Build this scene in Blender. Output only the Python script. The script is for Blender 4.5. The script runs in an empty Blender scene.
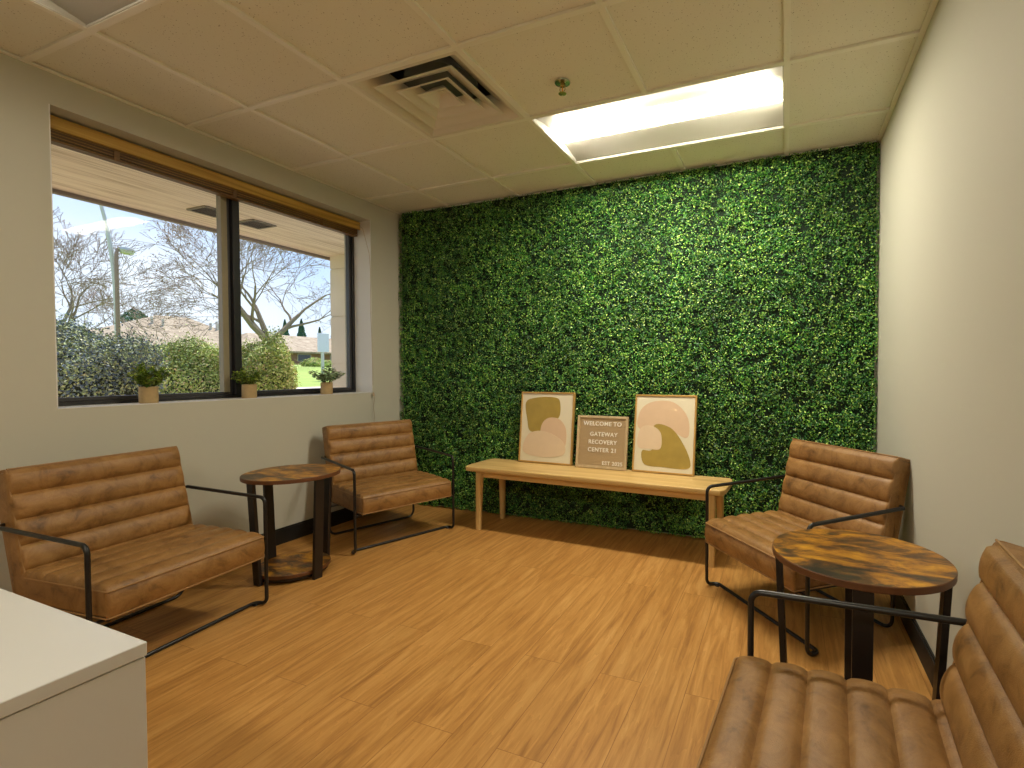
import bpy, math, random
import numpy as np
from mathutils import Vector, Matrix, noise

R = math.radians
S = 0.6096
scene = bpy.context.scene
COL = scene.collection

# ------------------------------------------------------------------ camera
F_PX, YAW, PITCH, ROLL, CX = 502.35, 0.389, 0.025, -0.002, 579.62
CAM = Vector((0, 0, 1.082))
fwd = Vector((-math.sin(YAW)*math.cos(PITCH), math.cos(YAW)*math.cos(PITCH), -math.sin(PITCH)))
rgt = Vector((math.cos(YAW), math.sin(YAW), 0))
upv = rgt.cross(fwd)
r2 = rgt*math.cos(ROLL) + upv*math.sin(ROLL)
u2 = -rgt*math.sin(ROLL) + upv*math.cos(ROLL)
cam_data = bpy.data.cameras.new('camera')
cam = bpy.data.objects.new('camera', cam_data)
COL.objects.link(cam)
m3 = Matrix((r2, u2, -fwd)).transposed()
cam.matrix_world = Matrix.Translation(CAM) @ m3.to_4x4()
cam_data.sensor_fit = 'HORIZONTAL'
cam_data.sensor_width = 36
cam_data.lens = F_PX/1024*36
cam_data.shift_x = -(CX-512)/1024
cam_data.clip_start = 0.02
cam_data.clip_end = 500
scene.camera = cam

# ------------------------------------------------------------------ look
vs = scene.view_settings
vs.view_transform = 'Standard'
vs.look = 'None'
vs.gamma = 1
vs.use_curve_mapping = False
vs.exposure = 1.15
LAMP = 30.0
LAMP_COL = (1.0, 0.915, 0.735)

# ------------------------------------------------------------------ world
world = bpy.data.worlds.new('world')
scene.world = world
world.use_nodes = True
nt = world.node_tree
nt.nodes.clear()
w_out = nt.nodes.new('ShaderNodeOutputWorld')
w_bg = nt.nodes.new('ShaderNodeBackground')
w_tc = nt.nodes.new('ShaderNodeTexCoord')
w_sep = nt.nodes.new('ShaderNodeSeparateXYZ')
w_ramp = nt.nodes.new('ShaderNodeValToRGB')
w_noise = nt.nodes.new('ShaderNodeTexNoise')
w_nr = nt.nodes.new('ShaderNodeValToRGB')
w_mix = nt.nodes.new('ShaderNodeMix')
w_mix.data_type = 'RGBA'
nt.links.new(w_tc.outputs['Generated'], w_sep.inputs[0])
nt.links.new(w_sep.outputs['Z'], w_ramp.inputs[0])
e = w_ramp.color_ramp.elements
e[0].position = 0.0; e[0].color = (0.72, 0.84, 1.0, 1)
e[1].position = 0.45; e[1].color = (0.18, 0.42, 0.92, 1)
w_noise.inputs['Scale'].default_value = 2.2
w_noise.inputs['Detail'].default_value = 6
nt.links.new(w_tc.outputs['Generated'], w_noise.inputs['Vector'])
nt.links.new(w_noise.outputs['Fac'], w_nr.inputs[0])
w_nr.color_ramp.elements[0].position = 0.40
w_nr.color_ramp.elements[1].position = 0.75
nt.links.new(w_nr.outputs['Color'], w_mix.inputs['Factor'])
nt.links.new(w_ramp.outputs['Color'], w_mix.inputs['A'])
w_mix.inputs['B'].default_value = (0.95, 0.96, 1.0, 1)
nt.links.new(w_mix.outputs['Result'], w_bg.inputs['Color'])
w_bg.inputs['Strength'].default_value = 0.62
nt.links.new(w_bg.outputs[0], w_out.inputs[0])

# ------------------------------------------------------------------ sun
sd = bpy.data.lights.new('sun', 'SUN')
sd.energy = 3.4
sd.angle = R(0.8)
sd.color = (1.0, 0.93, 0.80)
sun = bpy.data.objects.new('sun', sd)
COL.objects.link(sun)
sun.rotation_euler = Vector((0.35, -0.45, -1.0)).to_track_quat('-Z', 'Y').to_euler()
sun.location = (-20, -20, 30)

# ------------------------------------------------------------------ helpers
def tag(o, label=None, cat=None, group=None, kind=None):
    if label: o['label'] = label
    if cat: o['category'] = cat
    if group: o['group'] = group
    if kind: o['kind'] = kind
    return o

def empty(name, loc=(0, 0, 0), rz=0.0):
    o = bpy.data.objects.new(name, None)
    o.empty_display_size = 0.1
    COL.objects.link(o)
    o.location = loc
    o.rotation_euler = (0, 0, rz)
    return o

def fillet(pts, r, n=6):
    """round the corners of a polyline"""
    P = [Vector(p) for p in pts]
    out = [P[0]]
    for i in range(1, len(P)-1):
        a, b, c = P[i-1], P[i], P[i+1]
        u = (a-b); v = (c-b)
        lu, lv = u.length, v.length
        u.normalize(); v.normalize()
        ang = u.angle(v)
        if ang > math.pi-0.02:
            out.append(b); continue
        d = min(r/math.tan(ang/2), lu*0.49, lv*0.49)
        rr = d*math.tan(ang/2)
        bis = (u+v).normalized()
        cen = b+bis*(rr/math.sin(ang/2))
        s = (b+u*d)-cen; t = (b+v*d)-cen
        tot = s.angle(t)
        ax = s.cross(t).normalized()
        for k in range(n+1):
            out.append(cen+Matrix.Rotation(tot*k/n, 3, ax) @ s)
    out.append(P[-1])
    return out

class MB:
    def __init__(self):
        self.v = []; self.f = []; self.mi = []
    def add(self, vs_, fs, mi=0):
        b = len(self.v)
        self.v += [tuple(p) for p in vs_]
        self.f += [tuple(i+b for i in q) for q in fs]
        self.mi += [mi]*len(fs)
        return self
    def box(self, c, s, rot=None, mi=0):
        c = Vector(c); hx, hy, hz = s[0]/2, s[1]/2, s[2]/2
        vs_ = [Vector((x*hx, y*hy, z*hz)) for z in (-1, 1) for y in (-1, 1) for x in (-1, 1)]
        if rot is not None: vs_ = [rot @ p for p in vs_]
        vs_ = [p+c for p in vs_]
        fs = [(0, 2, 3, 1), (4, 5, 7, 6), (0, 1, 5, 4), (2, 6, 7, 3), (0, 4, 6, 2), (1, 3, 7, 5)]
        return self.add(vs_, fs, mi)
    def b2(self, lo, hi, mi=0):
        return self.box([(a+b)/2 for a, b in zip(lo, hi)], [abs(b-a) for a, b in zip(lo, hi)], None, mi)
    def tube(self, pts, r, n=10, closed=False, mi=0, sy=None):
        P = [Vector(p) for p in pts]
        rs = r if isinstance(r, (list, tuple)) else [r]*len(P)
        vs_ = []; fs = []
        m = len(P)
        T = []
        for i in range(m):
            if closed: t = P[(i+1) % m]-P[i-1]
            else: t = P[min(i+1, m-1)]-P[max(i-1, 0)]
            T.append(t.normalized())
        nrm = T[0].orthogonal().normalized()
        for i in range(m):
            nrm = (nrm-T[i]*nrm.dot(T[i])).normalized()
            bn = T[i].cross(nrm)
            for k in range(n):
                a = 2*math.pi*k/n
                vs_.append(P[i]+(nrm*math.cos(a)+bn*math.sin(a))*rs[i])
        last = m if closed else m-1
        for i in range(last):
            j = (i+1) % m
            for k in range(n):
                k2 = (k+1) % n
                fs.append((i*n+k, i*n+k2, j*n+k2, j*n+k))
        if not closed:
            fs.append(tuple(range(n-1, -1, -1)))
            fs.append(tuple((m-1)*n+k for k in range(n)))
        return self.add(vs_, fs, mi)
    def lathe(self, prof, n=32, c=(0, 0, 0), mi=0):
        """prof: list of (r,z) from bottom centre to top centre"""
        vs_ = []; fs = []
        for r, z in prof:
            for k in range(n):
                a = 2*math.pi*k/n
                vs_.append((c[0]+r*math.cos(a), c[1]+r*math.sin(a), c[2]+z))
        for i in range(len(prof)-1):
            for k in range(n):
                k2 = (k+1) % n
                fs.append((i*n+k, i*n+k2, (i+1)*n+k2, (i+1)*n+k))
        fs.append(tuple(range(n-1, -1, -1)))
        fs.append(tuple((len(prof)-1)*n+k for k in range(n)))
        return self.add(vs_, fs, mi)
    def prism(self, poly, z0, z1, mi=0):
        n = len(poly)
        vs_ = [(x, y, z0) for x, y in poly]+[(x, y, z1) for x, y in poly]
        fs = [tuple(range(n-1, -1, -1)), tuple(range(n, 2*n))]
        for i in range(n):
            j = (i+1) % n
            fs.append((i, j, n+j, n+i))
        return self.add(vs_, fs, mi)
    def xf(self, M):
        self.v = [tuple(M @ Vector(p)) for p in self.v]
        return self
    def build(self, name, mat, parent=None, loc=(0, 0, 0), rot=(0, 0, 0), smooth=False, bevel=0, seg=2, angle=40):
        me = bpy.data.meshes.new(name)
        me.from_pydata(self.v, [], self.f)
        me.validate()
        me.update()
        mats = mat if isinstance(mat, (list, tuple)) else [mat]
        for m in mats: me.materials.append(m)
        if len(mats) > 1 and len(me.polygons) == len(self.mi):
            me.polygons.foreach_set('material_index', self.mi)
        if smooth:
            me.polygons.foreach_set('use_smooth', [True]*len(me.polygons))
            me.set_sharp_from_angle(angle=R(angle))
        o = bpy.data.objects.new(name, me)
        COL.objects.link(o)
        if parent: o.parent = parent
        o.location = loc; o.rotation_euler = rot
        if bevel:
            b = o.modifiers.new('bevel', 'BEVEL')
            b.width = bevel; b.segments = seg; b.limit_method = 'ANGLE'; b.angle_limit = R(35)
            if not smooth:
                me.polygons.foreach_set('use_smooth', [True]*len(me.polygons))
                me.set_sharp_from_angle(angle=R(75))
        return o

def np_mesh(name, verts, faces, mat, parent=None, smooth=False):
    """verts (N,3) faces (M,k) as one mesh"""
    me = bpy.data.meshes.new(name)
    k = faces.shape[1]
    me.vertices.add(len(verts)); me.vertices.foreach_set('co', verts.astype(np.float32).ravel())
    me.loops.add(faces.size); me.loops.foreach_set('vertex_index', faces.astype(np.int32).ravel())
    me.polygons.add(len(faces))
    me.polygons.foreach_set('loop_start', np.arange(0, faces.size, k, dtype=np.int32))
    me.polygons.foreach_set('loop_total', np.full(len(faces), k, dtype=np.int32))
    if smooth: me.polygons.foreach_set('use_smooth', [True]*len(faces))
    me.update(calc_edges=True)
    mats = mat if isinstance(mat, (list, tuple)) else [mat]
    for m in mats: me.materials.append(m)
    o = bpy.data.objects.new(name, me)
    COL.objects.link(o)
    if parent: o.parent = parent
    return o

def leaves_np(pos, nrm, size, rng, aspect=0.55, fold=0.25):
    """folded diamond leaves: pos (N,3), nrm (N,3) rough facing, size (N,)"""
    N = len(pos)
    nrm = nrm/np.linalg.norm(nrm, axis=1, keepdims=True)
    t = rng.normal(size=(N, 3))
    t -= nrm*np.sum(t*nrm, axis=1, keepdims=True)
    t /= np.linalg.norm(t, axis=1, keepdims=True)
    b = np.cross(nrm, t)
    s = size[:, None]
    p0 = pos-t*s*0.5
    p2 = pos+t*s*0.5
    p1 = pos+b*s*aspect*0.5+nrm*s*fold*0.5
    p3 = pos-b*s*aspect*0.5+nrm*s*fold*0.5
    v = np.stack([p0, p1, p2, p3], axis=1).reshape(-1, 3)
    i = np.arange(N)*4
    f = np.concatenate([np.stack([i, i+1, i+2], 1), np.stack([i, i+2, i+3], 1)])
    return v, f

# ------------------------------------------------------------------ materials
def new_mat(name):
    m = bpy.data.materials.new(name)
    m.use_nodes = True
    n = m.node_tree.nodes
    return m, m.node_tree, n['Principled BSDF']

def simple(name, col, rough=0.5, metal=0.0, spec=0.5, bump=0, bscale=100, vary=0.0, vscale=8):
    m, t, b = new_mat(name)
    b.inputs['Base Color'].default_value = (*col, 1)
    b.inputs['Roughness'].default_value = rough
    b.inputs['Metallic'].default_value = metal
    b.inputs['Specular IOR Level'].default_value = spec
    tc = t.nodes.new('ShaderNodeTexCoord')
    if vary:
        nz = t.nodes.new('ShaderNodeTexNoise'); nz.inputs['Scale'].default_value = vscale; nz.inputs['Detail'].default_value = 5
        t.links.new(tc.outputs['Object'], nz.inputs['Vector'])
        mx = t.nodes.new('ShaderNodeMix'); mx.data_type = 'RGBA'
        mx.inputs['A'].default_value = (*[c*(1-vary) for c in col], 1)
        mx.inputs['B'].default_value = (*[min(1, c*(1+vary)) for c in col], 1)
        t.links.new(nz.outputs['Fac'], mx.inputs['Factor'])
        t.links.new(mx.outputs['Result'], b.inputs['Base Color'])
    if bump:
        nb = t.nodes.new('ShaderNodeTexNoise'); nb.inputs['Scale'].default_value = bscale; nb.inputs['Detail'].default_value = 4
        t.links.new(tc.outputs['Object'], nb.inputs['Vector'])
        bp = t.nodes.new('ShaderNodeBump'); bp.inputs['Strength'].default_value = bump; bp.inputs['Distance'].default_value = 0.002
        t.links.new(nb.outputs['Fac'], bp.inputs['Height'])
        t.links.new(bp.outputs['Normal'], b.inputs['Normal'])
    return m

def ramp(t, stops, interp='LINEAR'):
    r = t.nodes.new('ShaderNodeValToRGB')
    r.color_ramp.interpolation = interp
    el = r.color_ramp.elements
    while len(el) < len(stops): el.new(0.5)
    for x, (p, c) in zip(el, stops):
        x.position = p; x.color = (*c, 1) if len(c) == 3 else c
    return r

def mapping(t, scale, rot=(0, 0, 0), coord='Object'):
    tc = t.nodes.new('ShaderNodeTexCoord')
    mp = t.nodes.new('ShaderNodeMapping')
    mp.inputs['Scale'].default_value = scale
    mp.inputs['Rotation'].default_value = rot
    t.links.new(tc.outputs[coord], mp.inputs['Vector'])
    return mp

def wood_mat(name, dark, mid, light, scale=(30, 2, 30), rough=0.45):
    m, t, b = new_mat(name)
    mp = mapping(t, scale)
    nz = t.nodes.new('ShaderNodeTexNoise'); nz.inputs['Scale'].default_value = 1.0; nz.inputs['Detail'].default_value = 8; nz.inputs['Distortion'].default_value = 0.6
    t.links.new(mp.outputs[0], nz.inputs['Vector'])
    rp = ramp(t, [(0.3, dark), (0.5, mid), (0.72, light)])
    t.links.new(nz.outputs['Fac'], rp.inputs[0])
    t.links.new(rp.outputs['Color'], b.inputs['Base Color'])
    b.inputs['Roughness'].default_value = rough
    bp = t.nodes.new('ShaderNodeBump'); bp.inputs['Strength'].default_value = 0.15; bp.inputs['Distance'].default_value = 0.001
    t.links.new(nz.outputs['Fac'], bp.inputs['Height']); t.links.new(bp.outputs['Normal'], b.inputs['Normal'])
    return m

def floor_mat():
    m, t, b = new_mat('vinyl_plank')
    tc = t.nodes.new('ShaderNodeTexCoord')
    # planks run along Y: swap so that brick rows run along X of texture
    mp = t.nodes.new('ShaderNodeMapping'); mp.inputs['Rotation'].default_value = (0, 0, R(90))
    t.links.new(tc.outputs['Object'], mp.inputs['Vector'])
    br = t.nodes.new('ShaderNodeTexBrick')
    br.inputs['Scale'].default_value = 1.0
    br.inputs['Brick Width'].default_value = 1.22
    br.inputs['Row Height'].default_value = 0.152
    br.inputs['Mortar Size'].default_value = 0.0012
    br.inputs['Mortar Smooth'].default_value = 0.3
    br.offset = 0.37
    br.inputs['Color1'].default_value = (0, 0, 0, 1)
    br.inputs['Color2'].default_value = (1, 1, 1, 1)
    br.inputs['Mortar'].default_value = (0.3, 0.3, 0.3, 1)
    t.links.new(mp.outputs[0], br.inputs['Vector'])
    # offset grain per plank
    add = t.nodes.new('ShaderNodeVectorMath'); add.operation = 'MULTIPLY_ADD'
    sc = t.nodes.new('ShaderNodeVectorMath'); sc.operation = 'MULTIPLY'
    sc.inputs[1].default_value = (34, 2.6, 1)
    t.links.new(tc.outputs['Object'], sc.inputs[0])
    t.links.new(br.outputs['Color'], add.inputs[0])
    add.inputs[1].default_value = (7.3, 13.1, 0)
    t.links.new(sc.outputs[0], add.inputs[2])
    nz = t.nodes.new('ShaderNodeTexNoise'); nz.inputs['Scale'].default_value = 1.0; nz.inputs['Detail'].default_value = 7; nz.inputs['Distortion'].default_value = 1.0
    nz.inputs['Roughness'].default_value = 0.6
    t.links.new(add.outputs[0], nz.inputs['Vector'])
    rp = ramp(t, [(0.28, (0.34, 0.155, 0.040)), (0.47, (0.50, 0.245, 0.064)), (0.60, (0.58, 0.305, 0.090)), (0.8, (0.66, 0.375, 0.130))])
    t.links.new(nz.outputs['Fac'], rp.inputs[0])
    # cathedral figure
    sc2 = t.nodes.new('ShaderNodeVectorMath'); sc2.operation = 'MULTIPLY'; sc2.inputs[1].default_value = (7, 0.8, 1)
    t.links.new(tc.outputs['Object'], sc2.inputs[0])
    add2 = t.nodes.new('ShaderNodeVectorMath'); add2.operation = 'MULTIPLY_ADD'
    t.links.new(br.outputs['Color'], add2.inputs[0]); add2.inputs[1].default_value = (3.1, 5.7, 0)
    t.links.new(sc2.outputs[0], add2.inputs[2])
    n2 = t.nodes.new('ShaderNodeTexNoise'); n2.inputs['Scale'].default_value = 1.3; n2.inputs['Detail'].default_value = 3
    t.links.new(add2.outputs[0], n2.inputs['Vector'])
    mul = t.nodes.new('ShaderNodeMath'); mul.operation = 'MULTIPLY'; mul.inputs[1].default_value = 26
    t.links.new(n2.outputs['Fac'], mul.inputs[0])
    fr = t.nodes.new('ShaderNodeMath'); fr.operation = 'FRACT'
    t.links.new(mul.outputs[0], fr.inputs[0])
    r3 = ramp(t, [(0.0, (1.10, 1.10, 1.12)), (0.12, (1, 1, 1)), (0.85, (0.96, 0.95, 0.94)), (1.0, (0.88, 0.86, 0.84))])
    t.links.new(fr.outputs[0], r3.inputs[0])
    mx = t.nodes.new('ShaderNodeMix'); mx.data_type = 'RGBA'; mx.blend_type = 'MULTIPLY'; mx.inputs['Factor'].default_value = 0.8
    t.links.new(rp.outputs['Color'], mx.inputs['A']); t.links.new(r3.outputs['Color'], mx.inputs['B'])
    # plank tint
    r4 = ramp(t, [(0.0, (0.95, 0.95, 0.94)), (1.0, (1.04, 1.04, 1.04))])
    t.links.new(br.outputs['Color'], r4.inputs[0])
    m2 = t.nodes.new('ShaderNodeMix'); m2.data_type = 'RGBA'; m2.blend_type = 'MULTIPLY'; m2.inputs['Factor'].default_value = 1
    t.links.new(mx.outputs['Result'], m2.inputs['A']); t.links.new(r4.outputs['Color'], m2.inputs['B'])
    m3_ = t.nodes.new('ShaderNodeMix'); m3_.data_type = 'RGBA'; m3_.blend_type = 'MULTIPLY'
    m3_.inputs['B'].default_value = (0.62, 0.55, 0.5, 1)
    t.links.new(br.outputs['Fac'], m3_.inputs['Factor'])
    t.links.new(m2.outputs['Result'], m3_.inputs['A'])
    t.links.new(m3_.outputs['Result'], b.inputs['Base Color'])
    b.inputs['Roughness'].default_value = 0.42
    b.inputs['Specular IOR Level'].default_value = 0.35
    bp = t.nodes.new('ShaderNodeBump'); bp.inputs['Strength'].default_value = 0.12; bp.inputs['Distance'].default_value = 0.001
    t.links.new(nz.outputs['Fac'], bp.inputs['Height']); t.links.new(bp.outputs['Normal'], b.inputs['Normal'])
    return m

def tile_mat():
    m, t, b = new_mat('acoustic_tile')
    mp = mapping(t, (1, 1, 1))
    nz = t.nodes.new('ShaderNodeTexVoronoi'); nz.inputs['Scale'].default_value = 90
    t.links.new(mp.outputs[0], nz.inputs['Vector'])
    n2 = t.nodes.new('ShaderNodeTexNoise'); n2.inputs['Scale'].default_value = 60; n2.inputs['Detail'].default_value = 3
    t.links.new(mp.outputs[0], n2.inputs['Vector'])
    ad = t.nodes.new('ShaderNodeMath'); ad.operation = 'MULTIPLY_ADD'; ad.inputs[1].default_value = 0.55
    t.links.new(n2.outputs['Fac'], ad.inputs[0]); t.links.new(nz.outputs['Distance'], ad.inputs[2])
    rp = ramp(t, [(0.34, (0.36, 0.31, 0.23)), (0.44, (0.80, 0.78, 0.67))])
    t.links.new(ad.outputs[0], rp.inputs[0])
    t.links.new(rp.outputs['Color'], b.inputs['Base Color'])
    b.inputs['Roughness'].default_value = 0.9
    bp = t.nodes.new('ShaderNodeBump'); bp.inputs['Strength'].default_value = 0.4; bp.inputs['Distance'].default_value = 0.002
    t.links.new(rp.outputs['Color'], bp.inputs['Height']); t.links.new(bp.outputs['Normal'], b.inputs['Normal'])
    return m

def leather_mat():
    m, t, b = new_mat('distressed_leather')
    mp = mapping(t, (1, 1, 1))
    nz = t.nodes.new('ShaderNodeTexNoise'); nz.inputs['Scale'].default_value = 15; nz.inputs['Detail'].default_value = 10; nz.inputs['Roughness'].default_value = 0.7; nz.inputs['Distortion'].default_value = 0.6
    t.links.new(mp.outputs[0], nz.inputs['Vector'])
    rp = ramp(t, [(0.30, (0.11, 0.052, 0.014)), (0.43, (0.245, 0.120, 0.033)), (0.58, (0.33, 0.172, 0.054)), (0.8, (0.41, 0.24, 0.09))])
    t.links.new(nz.outputs['Fac'], rp.inputs[0])
    n2 = t.nodes.new('ShaderNodeTexNoise'); n2.inputs['Scale'].default_value = 3.0; n2.inputs['Detail'].default_value = 3
    t.links.new(mp.outputs[0], n2.inputs['Vector'])
    r2_ = ramp(t, [(0.35, (0.85, 0.85, 0.85)), (0.65, (1.1, 1.08, 1.05))])
    t.links.new(n2.outputs['Fac'], r2_.inputs[0])
    mx = t.nodes.new('ShaderNodeMix'); mx.data_type = 'RGBA'; mx.blend_type = 'MULTIPLY'; mx.inputs['Factor'].default_value = 1
    t.links.new(rp.outputs['Color'], mx.inputs['A']); t.links.new(r2_.outputs['Color'], mx.inputs['B'])
    t.links.new(mx.outputs['Result'], b.inputs['Base Color'])
    b.inputs['Roughness'].default_value = 0.42
    b.inputs['Specular IOR Level'].default_value = 0.5
    v = t.nodes.new('ShaderNodeTexVoronoi'); v.inputs['Scale'].default_value = 420
    t.links.new(mp.outputs[0], v.inputs['Vector'])
    n3 = t.nodes.new('ShaderNodeTexNoise'); n3.inputs['Scale'].default_value = 25; n3.inputs['Detail'].default_value = 4
    t.links.new(mp.outputs[0], n3.inputs['Vector'])
    ad = t.nodes.new('ShaderNodeMath'); ad.operation = 'MULTIPLY_ADD'; ad.inputs[1].default_value = 2.5
    t.links.new(n3.outputs['Fac'], ad.inputs[0]); t.links.new(v.outputs['Distance'], ad.inputs[2])
    bp = t.nodes.new('ShaderNodeBump'); bp.inputs['Strength'].default_value = 0.25; bp.inputs['Distance'].default_value = 0.0025
    t.links.new(ad.outputs[0], bp.inputs['Height']); t.links.new(bp.outputs['Normal'], b.inputs['Normal'])
    return m

def rustic_mat():
    m, t, b = new_mat('rustic_board')
    mp = mapping(t, (6.0, 13, 4))
    nz = t.nodes.new('ShaderNodeTexNoise'); nz.inputs['Scale'].default_value = 1.0; nz.inputs['Detail'].default_value = 9; nz.inputs['Roughness'].default_value = 0.68; nz.inputs['Distortion'].default_value = 0.5
    t.links.new(mp.outputs[0], nz.inputs['Vector'])
    rp = ramp(t, [(0.38, (0.030, 0.020, 0.010)), (0.46, (0.15, 0.065, 0.012)), (0.53, (0.40, 0.17, 0.012)), (0.66, (0.70, 0.36, 0.020))])
    t.links.new(nz.outputs['Fac'], rp.inputs[0])
    mp2 = mapping(t, (1, 1, 1))
    n2 = t.nodes.new('ShaderNodeTexNoise'); n2.inputs['Scale'].default_value = 5.5; n2.inputs['Detail'].default_value = 4
    t.links.new(mp2.outputs[0], n2.inputs['Vector'])
    r2_ = ramp(t, [(0.36, (0.42, 0.33, 0.30)), (0.56, (1, 1, 1))])
    t.links.new(n2.outputs['Fac'], r2_.inputs[0])
    mx = t.nodes.new('ShaderNodeMix'); mx.data_type = 'RGBA'; mx.blend_type = 'MULTIPLY'; mx.inputs['Factor'].default_value = 0.85
    t.links.new(rp.outputs['Color'], mx.inputs['A']); t.links.new(r2_.outputs['Color'], mx.inputs['B'])
    t.links.new(mx.outputs['Result'], b.inputs['Base Color'])
    b.inputs['Roughness'].default_value = 0.38
    return m

def leaf_mat(name, stops, rough=0.4, spec=0.5, pscale=1.5, pamt=0.35, trans=0.0):
    m, t, b = new_mat(name)
    g = t.nodes.new('ShaderNodeNewGeometry')
    rp = ramp(t, stops)
    t.links.new(g.outputs['Random Per Island'], rp.inputs[0])
    mp = mapping(t, (1, 1, 1))
    nz = t.nodes.new('ShaderNodeTexNoise'); nz.inputs['Scale'].default_value = pscale; nz.inputs['Detail'].default_value = 4
    t.links.new(mp.outputs[0], nz.inputs['Vector'])
    r2_ = ramp(t, [(0.35, (1-pamt,)*3), (0.65, (1+pamt,)*3)])
    t.links.new(nz.outputs['Fac'], r2_.inputs[0])
    mx = t.nodes.new('ShaderNodeMix'); mx.data_type = 'RGBA'; mx.blend_type = 'MULTIPLY'; mx.inputs['Factor'].default_value = 1
    t.links.new(rp.outputs['Color'], mx.inputs['A']); t.links.new(r2_.outputs['Color'], mx.inputs['B'])
    t.links.new(mx.outputs['Result'], b.inputs['Base Color'])
    b.inputs['Roughness'].default_value = rough
    b.inputs['Specular IOR Level'].default_value = spec
    return m

def shingle_mat():
    m, t, b = new_mat('roof_shingle')
    mp = mapping(t, (1, 1, 1))
    nz = t.nodes.new('ShaderNodeTexNoise'); nz.inputs['Scale'].default_value = 1.3; nz.inputs['Detail'].default_value = 8; nz.inputs['Roughness'].default_value = 0.7
    t.links.new(mp.outputs[0], nz.inputs['Vector'])
    rp = ramp(t, [(0.3, (0.20, 0.145, 0.10)), (0.5, (0.36, 0.27, 0.19)), (0.7, (0.50, 0.40, 0.30))])
    t.links.new(nz.outputs['Fac'], rp.inputs[0])
    sx = t.nodes.new('ShaderNodeSeparateXYZ'); t.links.new(mp.outputs[0], sx.inputs[0])
    ml = t.nodes.new('ShaderNodeMath'); ml.operation = 'MULTIPLY'; ml.inputs[1].default_value = 3.5
    t.links.new(sx.outputs['Z'], ml.inputs[0])
    fr = t.nodes.new('ShaderNodeMath'); fr.operation = 'FRACT'; t.links.new(ml.outputs[0], fr.inputs[0])
    r3 = ramp(t, [(0.0, (0.75, 0.75, 0.75)), (0.2, (1, 1, 1))]); t.links.new(fr.outputs[0], r3.inputs[0])
    mx = t.nodes.new('ShaderNodeMix'); mx.data_type = 'RGBA'; mx.blend_type = 'MULTIPLY'; mx.inputs['Factor'].default_value = 1
    t.links.new(rp.outputs['Color'], mx.inputs['A']); t.links.new(r3.outputs['Color'], mx.inputs['B'])
    t.links.new(mx.outputs['Result'], b.inputs['Base Color'])
    b.inputs['Roughness'].default_value = 0.9
    return m

def soffit_mat():
    m, t, b = new_mat('soffit_panel')
    mp = mapping(t, (40, 1.5, 1))
    nz = t.nodes.new('ShaderNodeTexNoise'); nz.inputs['Scale'].default_value = 1; nz.inputs['Detail'].default_value = 6
    t.links.new(mp.outputs[0], nz.inputs['Vector'])
    rp = ramp(t, [(0.3, (0.55, 0.43, 0.27)), (0.5, (0.78, 0.65, 0.45)), (0.75, (0.86, 0.75, 0.55))])
    t.links.new(nz.outputs['Fac'], rp.inputs[0])
    mp2 = mapping(t, (1, 1, 1))
    sx = t.nodes.new('ShaderNodeSeparateXYZ'); t.links.new(mp2.outputs[0], sx.inputs[0])
    ml = t.nodes.new('ShaderNodeMath'); ml.operation = 'MULTIPLY'; ml.inputs[1].default_value = 7
    t.links.new(sx.outputs['X'], ml.inputs[0])
    fr = t.nodes.new('ShaderNodeMath'); fr.operation = 'FRACT'; t.links.new(ml.outputs[0], fr.inputs[0])
    r3 = ramp(t, [(0.0, (0.72, 0.72, 0.72)), (0.08, (1, 1, 1))]); t.links.new(fr.outputs[0], r3.inputs[0])
    mx = t.nodes.new('ShaderNodeMix'); mx.data_type = 'RGBA'; mx.blend_type = 'MULTIPLY'; mx.inputs['Factor'].default_value = 1
    t.links.new(rp.outputs['Color'], mx.inputs['A']); t.links.new(r3.outputs['Color'], mx.inputs['B'])
    t.links.new(mx.outputs['Result'], b.inputs['Base Color'])
    b.inputs['Roughness'].default_value = 0.8
    return m

def glass_mat():
    m, t, b = new_mat('window_glass')
    out = t.nodes['Material Output']
    tr = t.nodes.new('ShaderNodeBsdfTransparent'); tr.inputs[0].default_value = (0.96, 0.98, 0.98, 1)
    gl = t.nodes.new('ShaderNodeBsdfGlossy'); gl.inputs['Roughness'].default_value = 0.02
    lw = t.nodes.new('ShaderNodeLayerWeight')
    pw = t.nodes.new('ShaderNodeMath'); pw.operation = 'POWER'; pw.inputs[1].default_value = 5
    t.links.new(lw.outputs['Facing'], pw.inputs[0])
    fz = t.nodes.new('ShaderNodeMath'); fz.operation = 'MULTIPLY_ADD'; fz.inputs[1].default_value = 0.5; fz.inputs[2].default_value = 0.006
    t.links.new(pw.outputs[0], fz.inputs[0])
    mx = t.nodes.new('ShaderNodeMixShader')
    t.links.new(fz.outputs[0], mx.inputs[0]); t.links.new(tr.outputs[0], mx.inputs[1]); t.links.new(gl.outputs[0], mx.inputs[2])
    t.links.new(mx.outputs[0], out.inputs['Surface'])
    return m

def emit_mat(name, col, strength):
    m, t, b = new_mat(name)
    b.inputs['Base Color'].default_value = (0.9, 0.9, 0.9, 1)
    b.inputs['Emission Color'].default_value = (*col, 1)
    b.inputs['Emission Strength'].default_value = strength
    return m

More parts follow.
